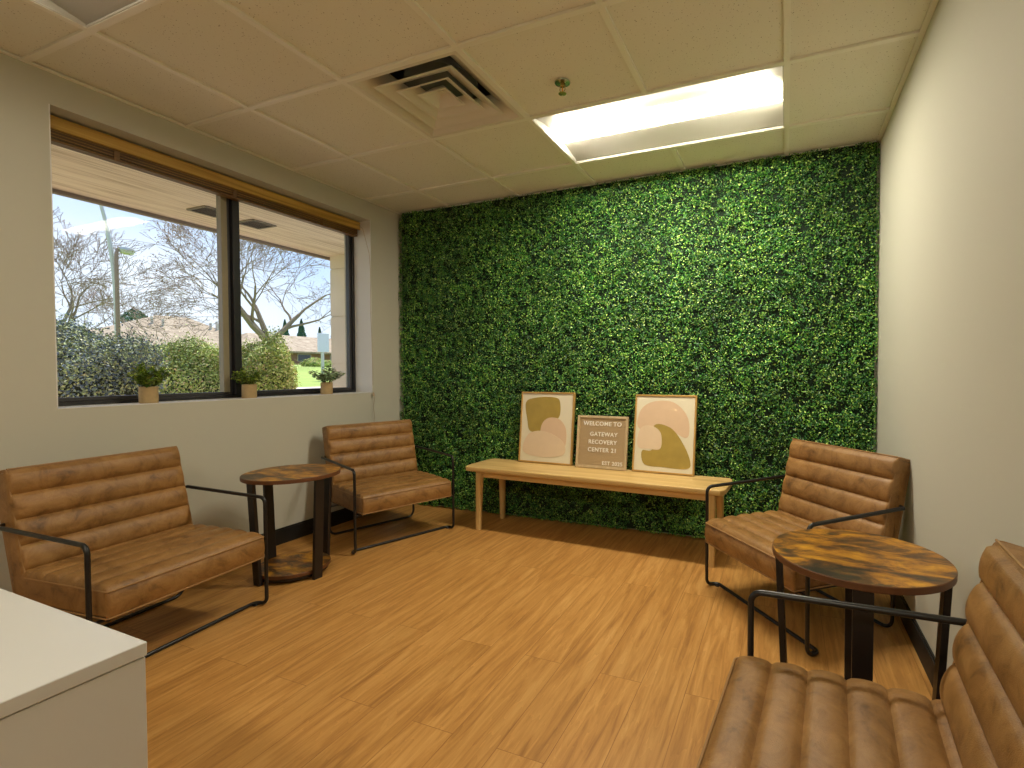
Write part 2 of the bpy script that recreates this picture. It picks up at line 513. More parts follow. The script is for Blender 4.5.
WALL_C = (0.555, 0.545, 0.465)
M = {}
M['wall'] = simple('wall_paint', WALL_C, 0.75, spec=0.3, bump=0.08, bscale=260)
M['reveal'] = simple('reveal_paint', (0.76, 0.76, 0.74), 0.35, spec=0.5)
M['floor'] = floor_mat()
M['tile'] = tile_mat()
M['tbar'] = simple('grid_paint', (0.86, 0.84, 0.74), 0.35)
M['white_metal'] = simple('white_enamel', (0.62, 0.60, 0.54), 0.4)
M['vent_metal'] = simple('vent_enamel', (0.72, 0.68, 0.58), 0.4)
M['duct'] = simple('duct_metal', (0.20, 0.20, 0.16), 0.5)
M['base'] = simple('black_vinyl', (0.010, 0.009, 0.008), 0.55)
M['leather'] = leather_mat()
M['piping'] = simple('piping_leather', (0.33, 0.18, 0.065), 0.45)
M['black'] = simple('black_steel', (0.010, 0.010, 0.011), 0.28)
M['legblack'] = simple('black_leg', (0.014, 0.010, 0.009), 0.38)
M['rustic'] = rustic_mat()
M['rustic_edge'] = simple('rustic_edge', (0.13, 0.05, 0.018), 0.45, vary=0.3, vscale=30)
M['bench'] = wood_mat('light_oak', (0.50, 0.31, 0.105), (0.64, 0.43, 0.165), (0.72, 0.51, 0.22), (1.6, 22, 30), 0.42)
M['bench_leg'] = wood_mat('light_oak_leg', (0.52, 0.33, 0.115), (0.64, 0.43, 0.17), (0.72, 0.51, 0.22), (40, 40, 2), 0.42)
M['gold'] = simple('gold_frame', (0.55, 0.33, 0.10), 0.35, metal=0.35)
M['canvas'] = simple('cream_paper', (0.72, 0.66, 0.50), 0.8, vary=0.03)
M['pink'] = simple('blush_ink', (0.68, 0.49, 0.33), 0.85, vary=0.05, vscale=20)
M['pink2'] = simple('pale_blush_ink', (0.72, 0.56, 0.39), 0.85, vary=0.05, vscale=20)
M['ochre'] = simple('gold_ink', (0.38, 0.27, 0.055), 0.45, vary=0.22, vscale=14)
M['felt'] = simple('tan_felt', (0.54, 0.40, 0.23), 0.95)
M['boardframe'] = wood_mat('board_oak', (0.48, 0.36, 0.20), (0.56, 0.43, 0.25), (0.62, 0.48, 0.30), (30, 30, 3), 0.5)
M['letter'] = simple('white_plastic', (0.88, 0.84, 0.74), 0.4)
M['winframe'] = simple('dark_aluminium', (0.018, 0.018, 0.022), 0.35)
M['glass'] = glass_mat()
M['sash'] = simple('sash_aluminium', (0.05, 0.05, 0.055), 0.35)
M['stile'] = simple('stile_aluminium_lit', (0.30, 0.26, 0.17), 0.35)  # sash metal with the yellowish light beside the mullion put into its colour
M['blind'] = wood_mat('blind_wood', (0.22, 0.12, 0.022), (0.36, 0.20, 0.040), (0.46, 0.27, 0.06), (40, 1.2, 40), 0.4)
M['valance'] = wood_mat('valance_wood', (0.34, 0.19, 0.03), (0.52, 0.31, 0.055), (0.62, 0.40, 0.09), (40, 1.2, 40), 0.4)
M['blind_dark'] = wood_mat('blind_slat_wood', (0.10, 0.045, 0.012), (0.16, 0.08, 0.02), (0.24, 0.13, 0.035), (40, 1.2, 40), 0.45)
M['cord'] = simple('cord_white', (0.42, 0.33, 0.22), 0.7)
M['pot'] = simple('burlap_pot', (0.47, 0.34, 0.17), 0.85, bump=0.5, bscale=300, vary=0.15, vscale=60)
M['soil'] = simple('soil', (0.03, 0.02, 0.012), 0.95)
M['cabinet'] = simple('white_laminate', (0.66, 0.66, 0.65), 0.35)
M['brass'] = simple('sprinkler_brass', (0.55, 0.42, 0.16), 0.25, metal=1.0)
M['chrome'] = simple('sprinkler_chrome', (0.45, 0.47, 0.36), 0.18, metal=1.0)
M['bulb'] = simple('orange_bulb', (0.8, 0.25, 0.02), 0.2)
M['lens'] = emit_mat('lamp_lens', LAMP_COL, LAMP)
M['lens_dim'] = emit_mat('lamp_lens_dim', LAMP_COL, LAMP*0.12)
M['lens_rear'] = emit_mat('lamp_lens_rear', LAMP_COL, LAMP*0.78)
M['hedge'] = leaf_mat('boxwood_leaf', [(0.0, (0.010, 0.080, 0.020)), (0.35, (0.026, 0.155, 0.032)), (0.65, (0.075, 0.28, 0.035)), (0.86, (0.26, 0.52, 0.06)), (1.0, (0.58, 0.78, 0.22))], 0.33, 0.6, 2.2, 0.3)
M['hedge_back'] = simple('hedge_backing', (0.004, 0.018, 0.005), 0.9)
M['plant'] = leaf_mat('plant_leaf', [(0.0, (0.05, 0.12, 0.015)), (0.5, (0.16, 0.28, 0.025)), (1.0, (0.42, 0.50, 0.08))], 0.4, 0.5, 20, 0.3)
M['eucalyptus'] = leaf_mat('grey_green_leaf', [(0.0, (0.10, 0.18, 0.09)), (0.5, (0.26, 0.38, 0.20)), (1.0, (0.50, 0.60, 0.38))], 0.5, 0.5, 20, 0.3)
M['stem'] = simple('green_stem', (0.08, 0.11, 0.03), 0.7)
M['bush_blue'] = leaf_mat('juniper_leaf', [(0.0, (0.10, 0.14, 0.20)), (0.4, (0.22, 0.27, 0.28)), (0.7, (0.42, 0.50, 0.20)), (1.0, (0.62, 0.60, 0.34))], 0.6, 0.3, 1.6, 0.3)
M['bush_green'] = leaf_mat('yew_leaf', [(0.0, (0.20, 0.28, 0.06)), (0.5, (0.48, 0.56, 0.14)), (0.8, (0.68, 0.74, 0.25)), (1.0, (0.75, 0.52, 0.32))], 0.6, 0.3, 1.6, 0.3)
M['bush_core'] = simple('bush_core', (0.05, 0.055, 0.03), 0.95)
M['bark'] = simple('tree_bark', (0.24, 0.18, 0.12), 0.9, vary=0.3, vscale=3)
M['twig'] = simple('twig_bark', (0.30, 0.22, 0.19), 0.9)
M['bud'] = leaf_mat('spring_bud', [(0.0, (0.20, 0.10, 0.06)), (1.0, (0.38, 0.24, 0.14))], 0.8, 0.2, 1, 0.2)
M['conifer'] = leaf_mat('spruce_needle', [(0.0, (0.03, 0.09, 0.05)), (1.0, (0.12, 0.22, 0.11))], 0.7, 0.2, 0.8, 0.3)
M['lawn'] = simple('lawn_grass', (0.27, 0.36, 0.07), 0.95, vary=0.3, vscale=1.2)
M['mulch'] = simple('mulch_ground', (0.42, 0.31, 0.24), 0.95, vary=0.35, vscale=5)
M['concrete'] = simple('concrete', (0.62, 0.58, 0.52), 0.9, vary=0.1)
M['shingle'] = shingle_mat()
M['brick'] = simple('house_brick', (0.30, 0.17, 0.12), 0.9, vary=0.25, vscale=2)
M['trimw'] = simple('house_trim', (0.55, 0.50, 0.44), 0.7)
M['darkglass'] = simple('dark_glass', (0.04, 0.05, 0.06), 0.1)
M['soffit'] = soffit_mat()
M['stone'] = simple('limestone', (0.74, 0.66, 0.48), 0.85, vary=0.12, vscale=3, bump=0.3, bscale=60)
M['fascia'] = simple('fascia_brown', (0.22, 0.17, 0.12), 0.7)
M['galv'] = simple('galvanised_steel', (0.50, 0.50, 0.47), 0.45, metal=0.3)
M['rustpole'] = simple('bronze_pole', (0.26, 0.17, 0.12), 0.5)
M['signback'] = simple('sign_back', (0.62, 0.66, 0.72), 0.45)
M['asphalt_vent'] = simple('soffit_vent_paint', (0.22, 0.18, 0.12), 0.6)

# ------------------------------------------------------------------ room shell
XL, XR, YB, YF, H = -2.935, 0.483, 3.30, -2.20, 2.377
WY0, WY1, WZ0, WZ1 = 1.158, 2.965, 0.922, 2.235      # window opening
T = 0.27
def struct(mb, name, mat, parent=None, **k):
    o = mb.build(name, mat, parent, **k)
    if parent is None: o['kind'] = 'structure'
    return o

struct(MB().b2((XL-T, YF-0.2, -0.12), (XR+0.2, YB+0.2, 0)), 'floor', M['floor'])
wl = MB()
wl.b2((XL-T, YF-0.2, 0), (XL, WY0, H+0.25)); wl.b2((XL-T, WY1, 0), (XL, YB+0.2, H+0.25))
wl.b2((XL-T, WY0, 0), (XL, WY1, WZ0-0.0)); wl.b2((XL-T, WY0, WZ1), (XL, WY1, H+0.25))
struct(wl, 'wall_left', M['wall'])
struct(MB().b2((XL, YB, 0), (XR, YB+0.2, H+0.25)), 'wall_back', M['wall'])
struct(MB().b2((XR, YF-0.2, 0), (XR+0.2, YB+0.2, H+0.25)), 'wall_right', M['wall'])
struct(MB().b2((XL, YF-0.2, 0), (XR, YF, H+0.25)), 'wall_front', M['wall'])
bb = MB()
for z0, z1, d in ((0, 0.09, 0.010), (0.09, 0.10, 0.006)):
    bb.b2((XL, YF, z0), (XL+d, YB, z1))
struct(bb, 'baseboard_left', M['base'])
bb = MB()
for z0, z1, d in ((0, 0.09, 0.010), (0.09, 0.10, 0.006)):
    bb.b2((XR-d, YF, z0), (XR, YB, z1))
struct(bb, 'baseboard_right', M['base'])

# unseen slab over the plenum, added to keep outside light from leaking in
rs = MB()
rs.b2((XL-T-0.02, YF-0.4, H+0.25), (XR+0.4, YB+0.4, H+0.45))
struct(rs, 'light_block_slab', M['fascia'])

# ceiling tiles on a 2 x 2 ft grid with openings for fixtures
xs = [XL, -2.443, -1.833, -1.223, -0.614, -0.004, XR]
ys = [YB, 2.915, 2.305, 1.696, 1.086, 0.477, -0.133, -0.742, -1.352, -1.962, YF]
openings = {(3, 1), (4, 1), (2, 2+0)}
# cells: column i between xs[i], xs[i+1]; row j between ys[j+1], ys[j]
lights = [((3, 4), 1), ((1, 2), 4), ((3, 4), 7)]
skip = {(2, 2)}
for cols, row in lights:
    for c in cols: skip.add((c, row))
ct = MB()
for i in range(len(xs)-1):
    for j in range(len(ys)-1):
        if (i, j) in skip: continue
        x0, x1, y1, y0 = xs[i], xs[i+1], ys[j], ys[j+1]
        ct.b2((x0+0.001, y0+0.001, H+0.004), (x1-0.001, y1-0.001, H+0.022))
ceil_o = struct(ct, 'ceiling', M['tile'])
tb = MB()
hw = 0.0125
for k, x in enumerate(xs[1:-1]):
    # break the bars where the long light fixtures span two columns
    segs = []
    y_hi = YB
    for j in range(len(ys)-1):
        cut = any(row == j and x == xs[cols[1]] for cols, row in lights)
        if not cut: segs.append((ys[j+1], ys[j]))
    for a, b in segs:
        tb.b2((x-hw, a, H-0.007), (x+hw, b, H+0.0035))
for y in ys[1:-1]:
    tb.b2((XL, y-hw, H-0.0072), (XR, y+hw, H+0.0033))
tb.b2((XL, YF, H-0.007), (XL+0.02, YB, H-0.0004)); tb.b2((XR-0.02, YF, H-0.007), (XR, YB, H-0.0004))
tb.b2((XL, YB-0.02, H-0.0071), (XR, YB, H-0.0004))
tb.build('ceiling_grid', M['tbar'], ceil_o)

# ------------------------------------------------------------------ window
wf = MB()
FX0, FX1 = XL-0.225, XL-0.165            # frame depth
def ring(mb, y0, y1, z0, z1, w, x0, x1):
    mb.b2((x0, y0, z0), (x1, y0+w, z1)); mb.b2((x0, y1-w, z0), (x1, y1, z1))
    mb.b2((x0, y0+w, z0), (x1, y1-w, z0+w)); mb.b2((x0, y0+w, z1-w), (x1, y1-w, z1))
ring(wf, WY0, WY1, WZ0, WZ1, 0.024, FX0, FX1)
win = struct(wf, 'window_1', M['winframe'], bevel=0.003)
mu = MB(); mu.b2((FX0, 2.028, WZ0+0.024), (FX1+0.012, 2.070, WZ1-0.024)); mu.build('mullion', M['winframe'], win, bevel=0.003)
for nm, y0, y1 in (('sash', WY0+0.024, 2.028), ('sash', 2.070, WY1-0.024)):
    s_ = MB(); ring(s_, y0, y1, WZ0+0.024, WZ1-0.024, 0.018, FX0+0.012, FX1-0.014)
    so = s_.build(nm, M['sash'], win, bevel=0.002)
    if y1 < 2.1:
        st_ = MB().b2((FX0+0.012, y1-0.055, WZ0+0.04), (FX1-0.006, y1-0.034, WZ1-0.04)); st_.b2((FX0+0.012, y1-0.034, WZ0+0.04), (FX1-0.012, y1-0.017, WZ1-0.04))
        st_.build('stile', M['stile'], so, bevel=0.001)
    g = MB().b2((FX0+0.026, y0+0.02, WZ0+0.05), (FX0+0.030, y1-0.02, WZ1-0.05)); g.build('window_pane', M['glass'], so)
sl = MB().b2((XL-0.165, WY0, WZ0), (XL+0.001, WY1, WZ0+0.004))
sl.b2((XL-0.165, WY1-0.004, WZ0), (XL+0.001, WY1, WZ1)); sl.b2((XL-0.165, WY0, WZ0), (XL+0.001, WY0+0.004, WZ1))
struct(sl, 'trim_1', M['reveal'])

# raised wooden blind
bl = empty('window_blind', (XL-0.128, (WY0+WY1)/2, WZ1-0.006))
tag(bl, 'wooden venetian blind pulled up to the top of the window, with a pull cord', 'blind')
hy = (WY1-WY0)/2-0.012
v_ = MB(); v_.b2((0.026, -hy, -0.060), (0.036, hy, -0.004)); v_.b2((0.036, -hy, -0.060), (0.040, hy, -0.053)); v_.b2((0.036, -hy, -0.011), (0.040, hy, -0.004))
v_.build('valance', M['valance'], bl, bevel=0.0015)
MB().b2((-0.028, -hy+0.01, -0.045), (0.024, hy-0.01, -0.003)).build('headrail', M['blind_dark'], bl)
random.seed(3)
for k in range(11):
    z = -0.050-k*0.0045
    MB().box((0, 0, 0), (0.050, 2*(hy-0.015), 0.003)).build('slat', M['blind_dark'] if k % 3 else M['blind'], bl, loc=(random.uniform(-.0015, .0015), 0, z))
MB().b2((-0.026, -hy+0.015, -0.112), (0.026, hy-0.015, -0.101)).build('bottom_rail', M['blind_dark'], bl, bevel=0.003)
for yy in (-0.62, -0.05, 0.55):
    MB().b2((0.028, yy-0.012, -0.113), (0.0295, yy+0.012, -0.068)).build('ladder_tape', M['blind_dark'], bl)
def wavy(x, y, z0, z1, n=14, amp=0.003):
    return [(x+amp*math.sin(i*0.9), y+amp*math.cos(i*0.6), z0+(z1-z0)*i/n) for i in range(n+1)]
yc = WY1-0.03-bl.location.y
zb = bl.location.z
c1 = MB().tube([(0.045, yc-0.02, -0.03), (0.09, yc-0.01, -0.06), (0.141, yc, -0.25)]+[(0.145+0.004*math.sin(i), yc+0.0035*i*0.5-0.002*math.cos(i*1.7), -0.25-i*0.1) for i in range(1, 11)], 0.0016, 6)
c1.build('pull_cord', M['cord'], bl, smooth=True)
MB().lathe([(0.002, 0.022), (0.005, 0.016), (0.0085, 0.0), (0.0085, -0.004), (0.003, -0.007)][::-1], 14, (0.149, yc+0.02, 0.905-zb)).build('tassel', M['cord'], bl, smooth=True)
MB().tube(wavy(0.149, yc+0.022, 0.897-zb, 0.67-zb, amp=0.002), 0.0016, 6).build('cord_tail', M['cord'], bl, smooth=True)

# ------------------------------------------------------------------ ceiling fixtures
def troffer(x0, x1, y0, y1, label, lens):
    t = empty('ceiling_light', ((x0+x1)/2, (y0+y1)/2, H))
    tag(t, label, 'ceiling light', 'recessed two by four ceiling lights')
    hx, hy_ = (x1-x0)/2-0.001, (y1-y0)/2-0.001
    fr = MB()
    w = 0.016
    fr.b2((-hx, -hy_, -0.0045), (hx, -hy_+w, 0.012)); fr.b2((-hx, hy_-w, -0.0045), (hx, hy_, 0.012))
    fr.b2((-hx, -hy_+w, -0.0045), (-hx+w, hy_-w, 0.012)); fr.b2((hx-w, -hy_+w, -0.0045), (hx, hy_-w, 0.012))
    fr.build('light_frame', M['white_metal'], t)
    # curved reflector wings running the whole length
    for s in (-1, 1):
        n = 12; vs_ = []; fs = []
        for i in range(n+1):
            u = i/n
            y = s*(hy_-w-(hy_-w-0.090)*u)
            z = 0.004+0.030*math.sin(u*math.pi/2)
            vs_ += [(-hx+w, y, z), (hx-w, y, z)]
        for i in range(n):
            q = (2*i, 2*i+1, 2*i+3, 2*i+2)
            fs.append(q if s > 0 else q[::-1])
        m_ = MB(); m_.add(vs_, fs)
        o = m_.build('reflector', M['white_metal'], t, smooth=True)
        sdm = o.modifiers.new('solid', 'SOLIDIFY'); sdm.thickness = 0.003; sdm.offset = 0
    # end plates
    for s in (-1, 1):
        MB().b2((s*(hx-w)-0.002, -hy_+w, 0.002), (s*(hx-w)+0.002, hy_-w, 0.06)).build('end_plate', M['white_metal'], t)
    # bowed lens in the middle
    n = 10; vs_ = []; fs = []
    for i in range(n+1):
        a = math.pi*i/n
        y = -0.085*math.cos(a); z = 0.033-0.012*math.sin(a)
        vs_ += [(-hx+w+0.004, y, z), (hx-w-0.004, y, z)]
    for i in range(n): fs.append((2*i, 2*i+2, 2*i+3, 2*i+1))
    m_ = MB(); m_.add(vs_, fs)
    m_.build('lamp_lens', M[lens], t, smooth=True)
    MB().b2((-hx+w, -hy_+w, 0.06), (hx-w, hy_-w, 0.065)).build('housing', M['white_metal'], t)
troffer(xs[3], xs[5], ys[2], ys[1], 'lit recessed ceiling light with glowing lens, in front of the green leafy wall', 'lens')
troffer(xs[1], xs[3], ys[5], ys[4], 'recessed ceiling light cut by the upper left corner, above the window side', 'lens_dim')
troffer(xs[3], xs[5], ys[8], ys[7], 'recessed ceiling light behind the viewer', 'lens_rear')

# square air diffuser
x0, x1, y0, y1 = xs[2], xs[3], ys[3], ys[2]
df = empty('air_diffuser', ((x0+x1)/2, (y0+y1)/2, H))
tag(df, 'square beige stepped-cone air diffuser set in the ceiling', 'air vent')
hx = (x1-x0)/2-0.003
def sqring(mb, a0, z0, a1, z1, rnd=0.0, th=0.002):
    """sloping square ring from half-width a0 at z0 to a1 at z1, with thickness"""
    vs_ = []
    for a, z in ((a0, z0), (a1, z1), (a1, z1+th), (a0, z0+th)):
        vs_ += [(-a, -a, z), (a, -a, z), (a, a, z), (-a, a, z)]
    fs = []
    for r_ in range(4):
        r2i = (r_+1) % 4
        for k in range(4):
            k2 = (k+1) % 4
            fs.append((r_*4+k, r_*4+k2, r2i*4+k2, r2i*4+k))
    mb.add(vs_, fs)
fr = MB(); sqring(fr, hx, -0.005, hx-0.03, -0.005); fr.build('face_frame', M['vent_metal'], df)
bk = MB(); sqring(bk, hx-0.03, -0.004, 0.17, 0.075); bk.build('back_pan', M['vent_metal'], df, smooth=True, angle=20)
for a0, a1, zz in ((0.215, 0.125, -0.003), (0.145, 0.075, 0.0), (0.080, 0.030, 0.003)):
    m_ = MB(); sqring(m_, a0, zz-0.002, a0-0.012, zz); sqring(m_, a0-0.012, zz, a1, zz+0.045)
    m_.build('cone', M['vent_metal'], df)
MB().b2((-0.03, -0.03, 0.046), (0.03, 0.03, 0.049)).build('centre_plate', M['vent_metal'], df)
MB().lathe([(0.012, 0.036), (0.012, 0.045)], 16).build('screw_cap', M['vent_metal'], df, smooth=True)
MB().lathe([(0.17, 0.078), (0.17, 0.24)], 32).build('duct_collar', M['duct'], df, smooth=True)

# sprinkler head
sp = empty('fire_sprinkler', (-0.935, 2.085, H))
tag(sp, 'small brass and chrome fire sprinkler head hanging from a ceiling tile', 'sprinkler')
MB().lathe([(0.012, -0.006), (0.018, -0.010), (0.034, -0.005), (0.036, 0.0)], 28).build('escutcheon', M['chrome'], sp, smooth=True)
MB().lathe([(0.008, -0.022), (0.010, -0.020), (0.010, -0.004)], 16).build('body', M['brass'], sp, smooth=True)
MB().tube([(-0.010, 0, -0.018), (-0.013, 0, -0.032), (-0.004, 0, -0.048)], 0.0022, 6).tube([(0.010, 0, -0.018), (0.013, 0, -0.032), (0.004, 0, -0.048)], 0.0022, 6).build('yoke', M['brass'], sp, smooth=True)
MB().lathe([(0.0015, -0.046), (0.003, -0.042), (0.003, -0.026), (0.0015, -0.022)], 10).build('glass_bulb', M['bulb'], sp, smooth=True)
dfl = MB().lathe([(0.006, -0.053), (0.018, -0.051), (0.018, -0.0495), (0.006, -0.048)], 20)
dfl.build('deflector', M['brass'], sp, smooth=True)

# ------------------------------------------------------------------ green wall
rng = np.random.default_rng(5)
gw = empty('boxwood_wall_panel', ((XL+XR)/2, YB, 0.0))
tag(gw, 'wall-to-wall panel of artificial green boxwood leaves covering the back wall', 'green wall')
gx0, gx1 = XL+0.012, XR-0.006
cxg = (gx0+gx1)/2-(XL+XR)/2
GH = H-0.010
hwid = (gx1-gx0)/2
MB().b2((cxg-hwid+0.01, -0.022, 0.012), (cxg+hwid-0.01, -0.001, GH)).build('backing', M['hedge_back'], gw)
N = 190000
px = rng.uniform(-hwid, hwid, N); pz = rng.uniform(0.01, GH, N)
# clumps: depth follows small tufts
tn = 20000
tx = rng.uniform(-hwid, hwid, tn); tz = rng.uniform(0.0, GH, tn)
ci = rng.integers(0, tn, N)
px = tx[ci]+rng.normal(0, 0.013, N); pz = tz[ci]+rng.normal(0, 0.013, N)
px = np.clip(px, -hwid+rng.uniform(0, .006, N), hwid-rng.uniform(0, .006, N)); pz = np.clip(pz, 0.008+rng.uniform(0, .006, N), GH-rng.uniform(0, .006, N))
cd = rng.uniform(0.036, 0.056, tn)
py = -(cd[ci]-np.abs(rng.normal(0, 0.009, N)))
pos = np.stack([px+cxg, py, pz], 1)
nr = rng.normal(size=(N, 3))*0.75+np.array([0, -0.9, 0.35])
sz = rng.uniform(0.009, 0.0165, N)
vv, ff = leaves_np(pos, nr, sz, rng, 0.62, 0.3)
lf = np_mesh('leaf_mat', vv, ff, M['hedge'], gw)
lf['kind'] = 'stuff'

# ------------------------------------------------------------------ armchairs
HWC = 0.335
def cushion(profile, hw_, base_idx_shape, nlat=18, rnd=0.012):
    """extrude a closed (y,z) profile along x with rounded ends.
    base_idx_shape: list of (y,z) the same length: flat profile without channel bulges"""
    prof = [Vector(p) for p in profile]; flat = [Vector(p) for p in base_idx_shape]
    n = len(prof)
    cen = sum(flat, Vector((0, 0)))/n
    # inward normals of the flat profile
    nor = []
    for i in range(n):
        t = flat[(i+1) % n]-flat[i-1]
        q = Vector((-t.y, t.x))
        if q.length < 1e-9: q = (cen-flat[i])
        q.normalize()
        if q.dot(cen-flat[i]) < 0: q = -q
        nor.append(q)
    xs_ = []
    for k in range(5):
        a = k/4*math.pi/2
        xs_.append((-hw_+rnd*(1-math.sin(a)), rnd*(1-math.cos(math.pi/2-a)) if False else rnd*(1-math.sin(a))))
    ring_list = []
    for k in range(5):
        a = math.pi/2*k/4
        ring_list.append((-(hw_)+rnd*(1-math.cos(a)), rnd*(1-math.sin(a))))
    inner = [(-(hw_-rnd)+(hw_-rnd)*2*i/nlat, 0) for i in range(1, nlat)]
    rings = ring_list+inner+[(-x, ins) for x, ins in reversed(ring_list)]
    vs_ = []; fs = []
    for x, ins in rings:
        tt = (hw_-abs(x))/0.024
        e_ = min(1, max(0, tt)); e_ = math.sqrt(max(0, 1-(1-e_)**2))
        for i in range(n):
            p = flat[i].lerp(prof[i], e_)+nor[i]*ins
            vs_.append((x, p.x, p.y))
    m = len(rings)
    for r_ in range(m-1):
        for i in range(n):
            j = (i+1) % n
            fs.append((r_*n+i, r_*n+j, (r_+1)*n+j, (r_+1)*n+i))
    fs.append(tuple(range(n-1, -1, -1)))
    fs.append(tuple((m-1)*n+i for i in range(n)))
    mb = MB(); mb.add(vs_, fs)
    return mb

def channel_side(p0, p1, nch, bulge, k=9, seam=0.004, nrm=None):
    """points from p0 to p1 with nch rounded channels"""
    p0 = Vector(p0); p1 = Vector(p1)
    t = (p1-p0); L = t.length; t.normalize()
    n_ = Vector(nrm).normalized()
    wav = []; flat = []
    for c in range(nch):
        for i in range(k):
            u = i/k
            s = (c+u)/nch
            b = bulge*(math.sin(math.pi*u)**0.55)-seam*(0 if 0 < i else 1)
            base = p0+t*L*s
            flat.append(base); wav.append(base+n_*b)
    return wav, flat

def make_chair():
    root = empty('armchair')
    # ---- frame
    r = 0.0082
    fr = MB()
    yj = 0.062
    path = [(-HWC, 0.485, 0.524), (-HWC, 0.0, 0.503), (-HWC, 0.0, 0.009), (-HWC, yj, 0.009)]
    path = path+[(-HWC+0.001, yj+0.02, 0.009)]
    full = [(-HWC, 0.485, 0.524), (-HWC, 0.0, 0.503), (-HWC, 0.0, 0.009), (-HWC, yj, 0.009), (HWC, yj, 0.009), (HWC, 0.0, 0.009), (HWC, 0.0, 0.503), (HWC, 0.485, 0.524)]
    pts = fillet(full, 0.030, 7)
    fr.tube(pts, r, 12)
    # clips behind the backrest
    fo = fr.build('front_frame', M['black'], root, smooth=True)
    rr = fillet([(-0.29, 0.34, 0.232), (-0.30, 0.475, 0.20), (-0.30, 0.475, 0.009), (0.30, 0.475, 0.009), (0.30, 0.475, 0.20), (0.29, 0.34, 0.232)], 0.045, 7)
    MB().tube(rr, 0.0075, 12).build('rear_frame', M['black'], root, smooth=True)
    sf = MB()
    for s in (-1, 1):
        sf.tube([(s*0.285, -0.01, 0.232), (s*0.285, 0.47, 0.232)], 0.0075, 10)
        sf.tube([(s*HWC, 0.0, 0.232), (s*0.285, 0.004, 0.232)], 0.0065, 10)
        MB().tube([(s*HWC, 0.482, 0.5235), (s*0.27, 0.535, 0.520)], 0.007, 10).build('arm_clip', M['black'], root, smooth=True)
    for y in (0.02, 0.24, 0.45): sf.tube([(-0.285, y, 0.232), (0.285, y, 0.232)], 0.0075, 10)
    sf.build('seat_frame', M['black'], root, smooth=True)
    for s in (-1, 1):
        MB().lathe([(0.011, 0.0), (0.012, 0.004), (0.009, 0.007)], 16, (s*(HWC-0.015), yj-0.01, 0.0)).build('foot_glide', M['black'], root, smooth=True)
    # ---- seat: profile in (y,z)
    HWS = 0.303
    wav = []; flat = []
    # front face from bottom to top
    for i in range(7):
        u = i/6
        z = 0.243+0.088*u
        flat.append(Vector((-0.032, z))); wav.append(Vector((-0.032-0.010*math.sin(math.pi*u), z)))
    w2, f2 = channel_side((-0.026, 0.340), (0.47, 0.350), 6, 0.012, 9, 0.002, (0, 1))
    # crown
    for i, p in enumerate(w2):
        s = i/len(w2)
        w2[i] = p+Vector((0, 0.010*math.sin(math.pi*min(1, s*0.9+0.08))))
    wav += w2[0:]; flat += f2[0:]
    for p in ((0.47, 0.345), (0.47, 0.243)):
        wav.append(Vector(p)); flat.append(Vector(p))
    for i in range(1, 5):
        p = Vector((0.47-0.502*i/5, 0.243)); wav.append(p); flat.append(p)
    seat = cushion(wav, HWS, flat).build('seat', M['leather'], root, smooth=True, angle=50)
    def loop(z, yf, yr, hw2, rad=0.012):
        pts = [(-hw2, yr, z), (-hw2, yf, z), (hw2, yf, z), (hw2, yr, z)]
        return fillet(pts, rad, 4)
    MB().tube(loop(0.335, -0.033, 0.40, HWS-0.001), 0.0032, 8).build('piping', M['piping'], seat, smooth=True)
    MB().tube(loop(0.243, -0.033, 0.425, HWS-0.001), 0.0032, 8).build('piping', M['piping'], seat, smooth=True)
    # ---- backrest
    b0 = Vector((0.388, 0.262)); b1 = Vector((0.495, 0.727))
    nf = Vector((-(b1-b0).y, (b1-b0).x)).normalized()          # forward-ish normal (towards -y)
    th = 0.082
    w3, f3 = channel_side(b0, b1, 5, 0.017, 10, 0.002, nf)
    tt_ = (b1-b0).normalized()
    def arc(corner, da, db, rr_):
        # rounded corner between direction da (coming from) and db (going to)
        return [corner-da*rr_*(1-math.sin(q))+db*rr_*(1-math.cos(q)) for q in [math.pi/2*i/4 for i in range(5)]]
    tb_ = arc(b1, tt_, -nf, 0.012)+[b1-nf*th*0.5+tt_*0.003]+arc(b1-nf*th, -nf, -tt_, 0.012)+[(b1-nf*th).lerp(b0-nf*th, 0.5)]+arc(b0-nf*th, -tt_, nf, 0.01)+[b0-nf*th*0.5]+arc(b0, nf, tt_, 0.008)
    cut = 1
    while len(f3) and (b1-f3[-1]).length < 0.015: f3.pop(); w3.pop()
    while len(f3) and (f3[0]-b0).length < 0.010: f3.pop(0); w3.pop(0)
    wav = list(w3); flat = list(f3)
    for p in tb_:
        wav.append(Vector(p)); flat.append(Vector(p))
    back = cushion(wav, HWS, flat, rnd=0.014).build('backrest', M['leather'], root, smooth=True, angle=50)
    for s in (-1, 1):
        x = s*(HWS-0.005)
        q = [(x, *(b0+nf*0.002)), (x, *(b1-nf*0.002+Vector((0, -0.002)))), (x, *(b1-nf*th*0.98+Vector((0, -0.002))))]
        MB().tube(fillet([(a, b, c) for a, b, c in q], 0.012, 4), 0.003, 8).build('piping', M['piping'], back, smooth=True)
        q = [(x, *(b1-nf*th*0.98+Vector((0, -0.003)))), (x, *(b0-nf*th*0.98))]
        MB().tube(q, 0.003, 8).build('piping', M['piping'], back, smooth=True)
    q = [(-HWS+0.006, *(b1-nf*0.003+Vector((0, -0.001)))), (HWS-0.006, *(b1-nf*0.003+Vector((0, -0.001))))]
    MB().tube(q, 0.003, 8).build('piping', M['piping'], back, smooth=True)
    return root

def copy_tree(o, parent=None):
    c = o.copy(); COL.objects.link(c); c.parent = parent
    for ch in list(o.children): copy_tree(ch, c)
    return c

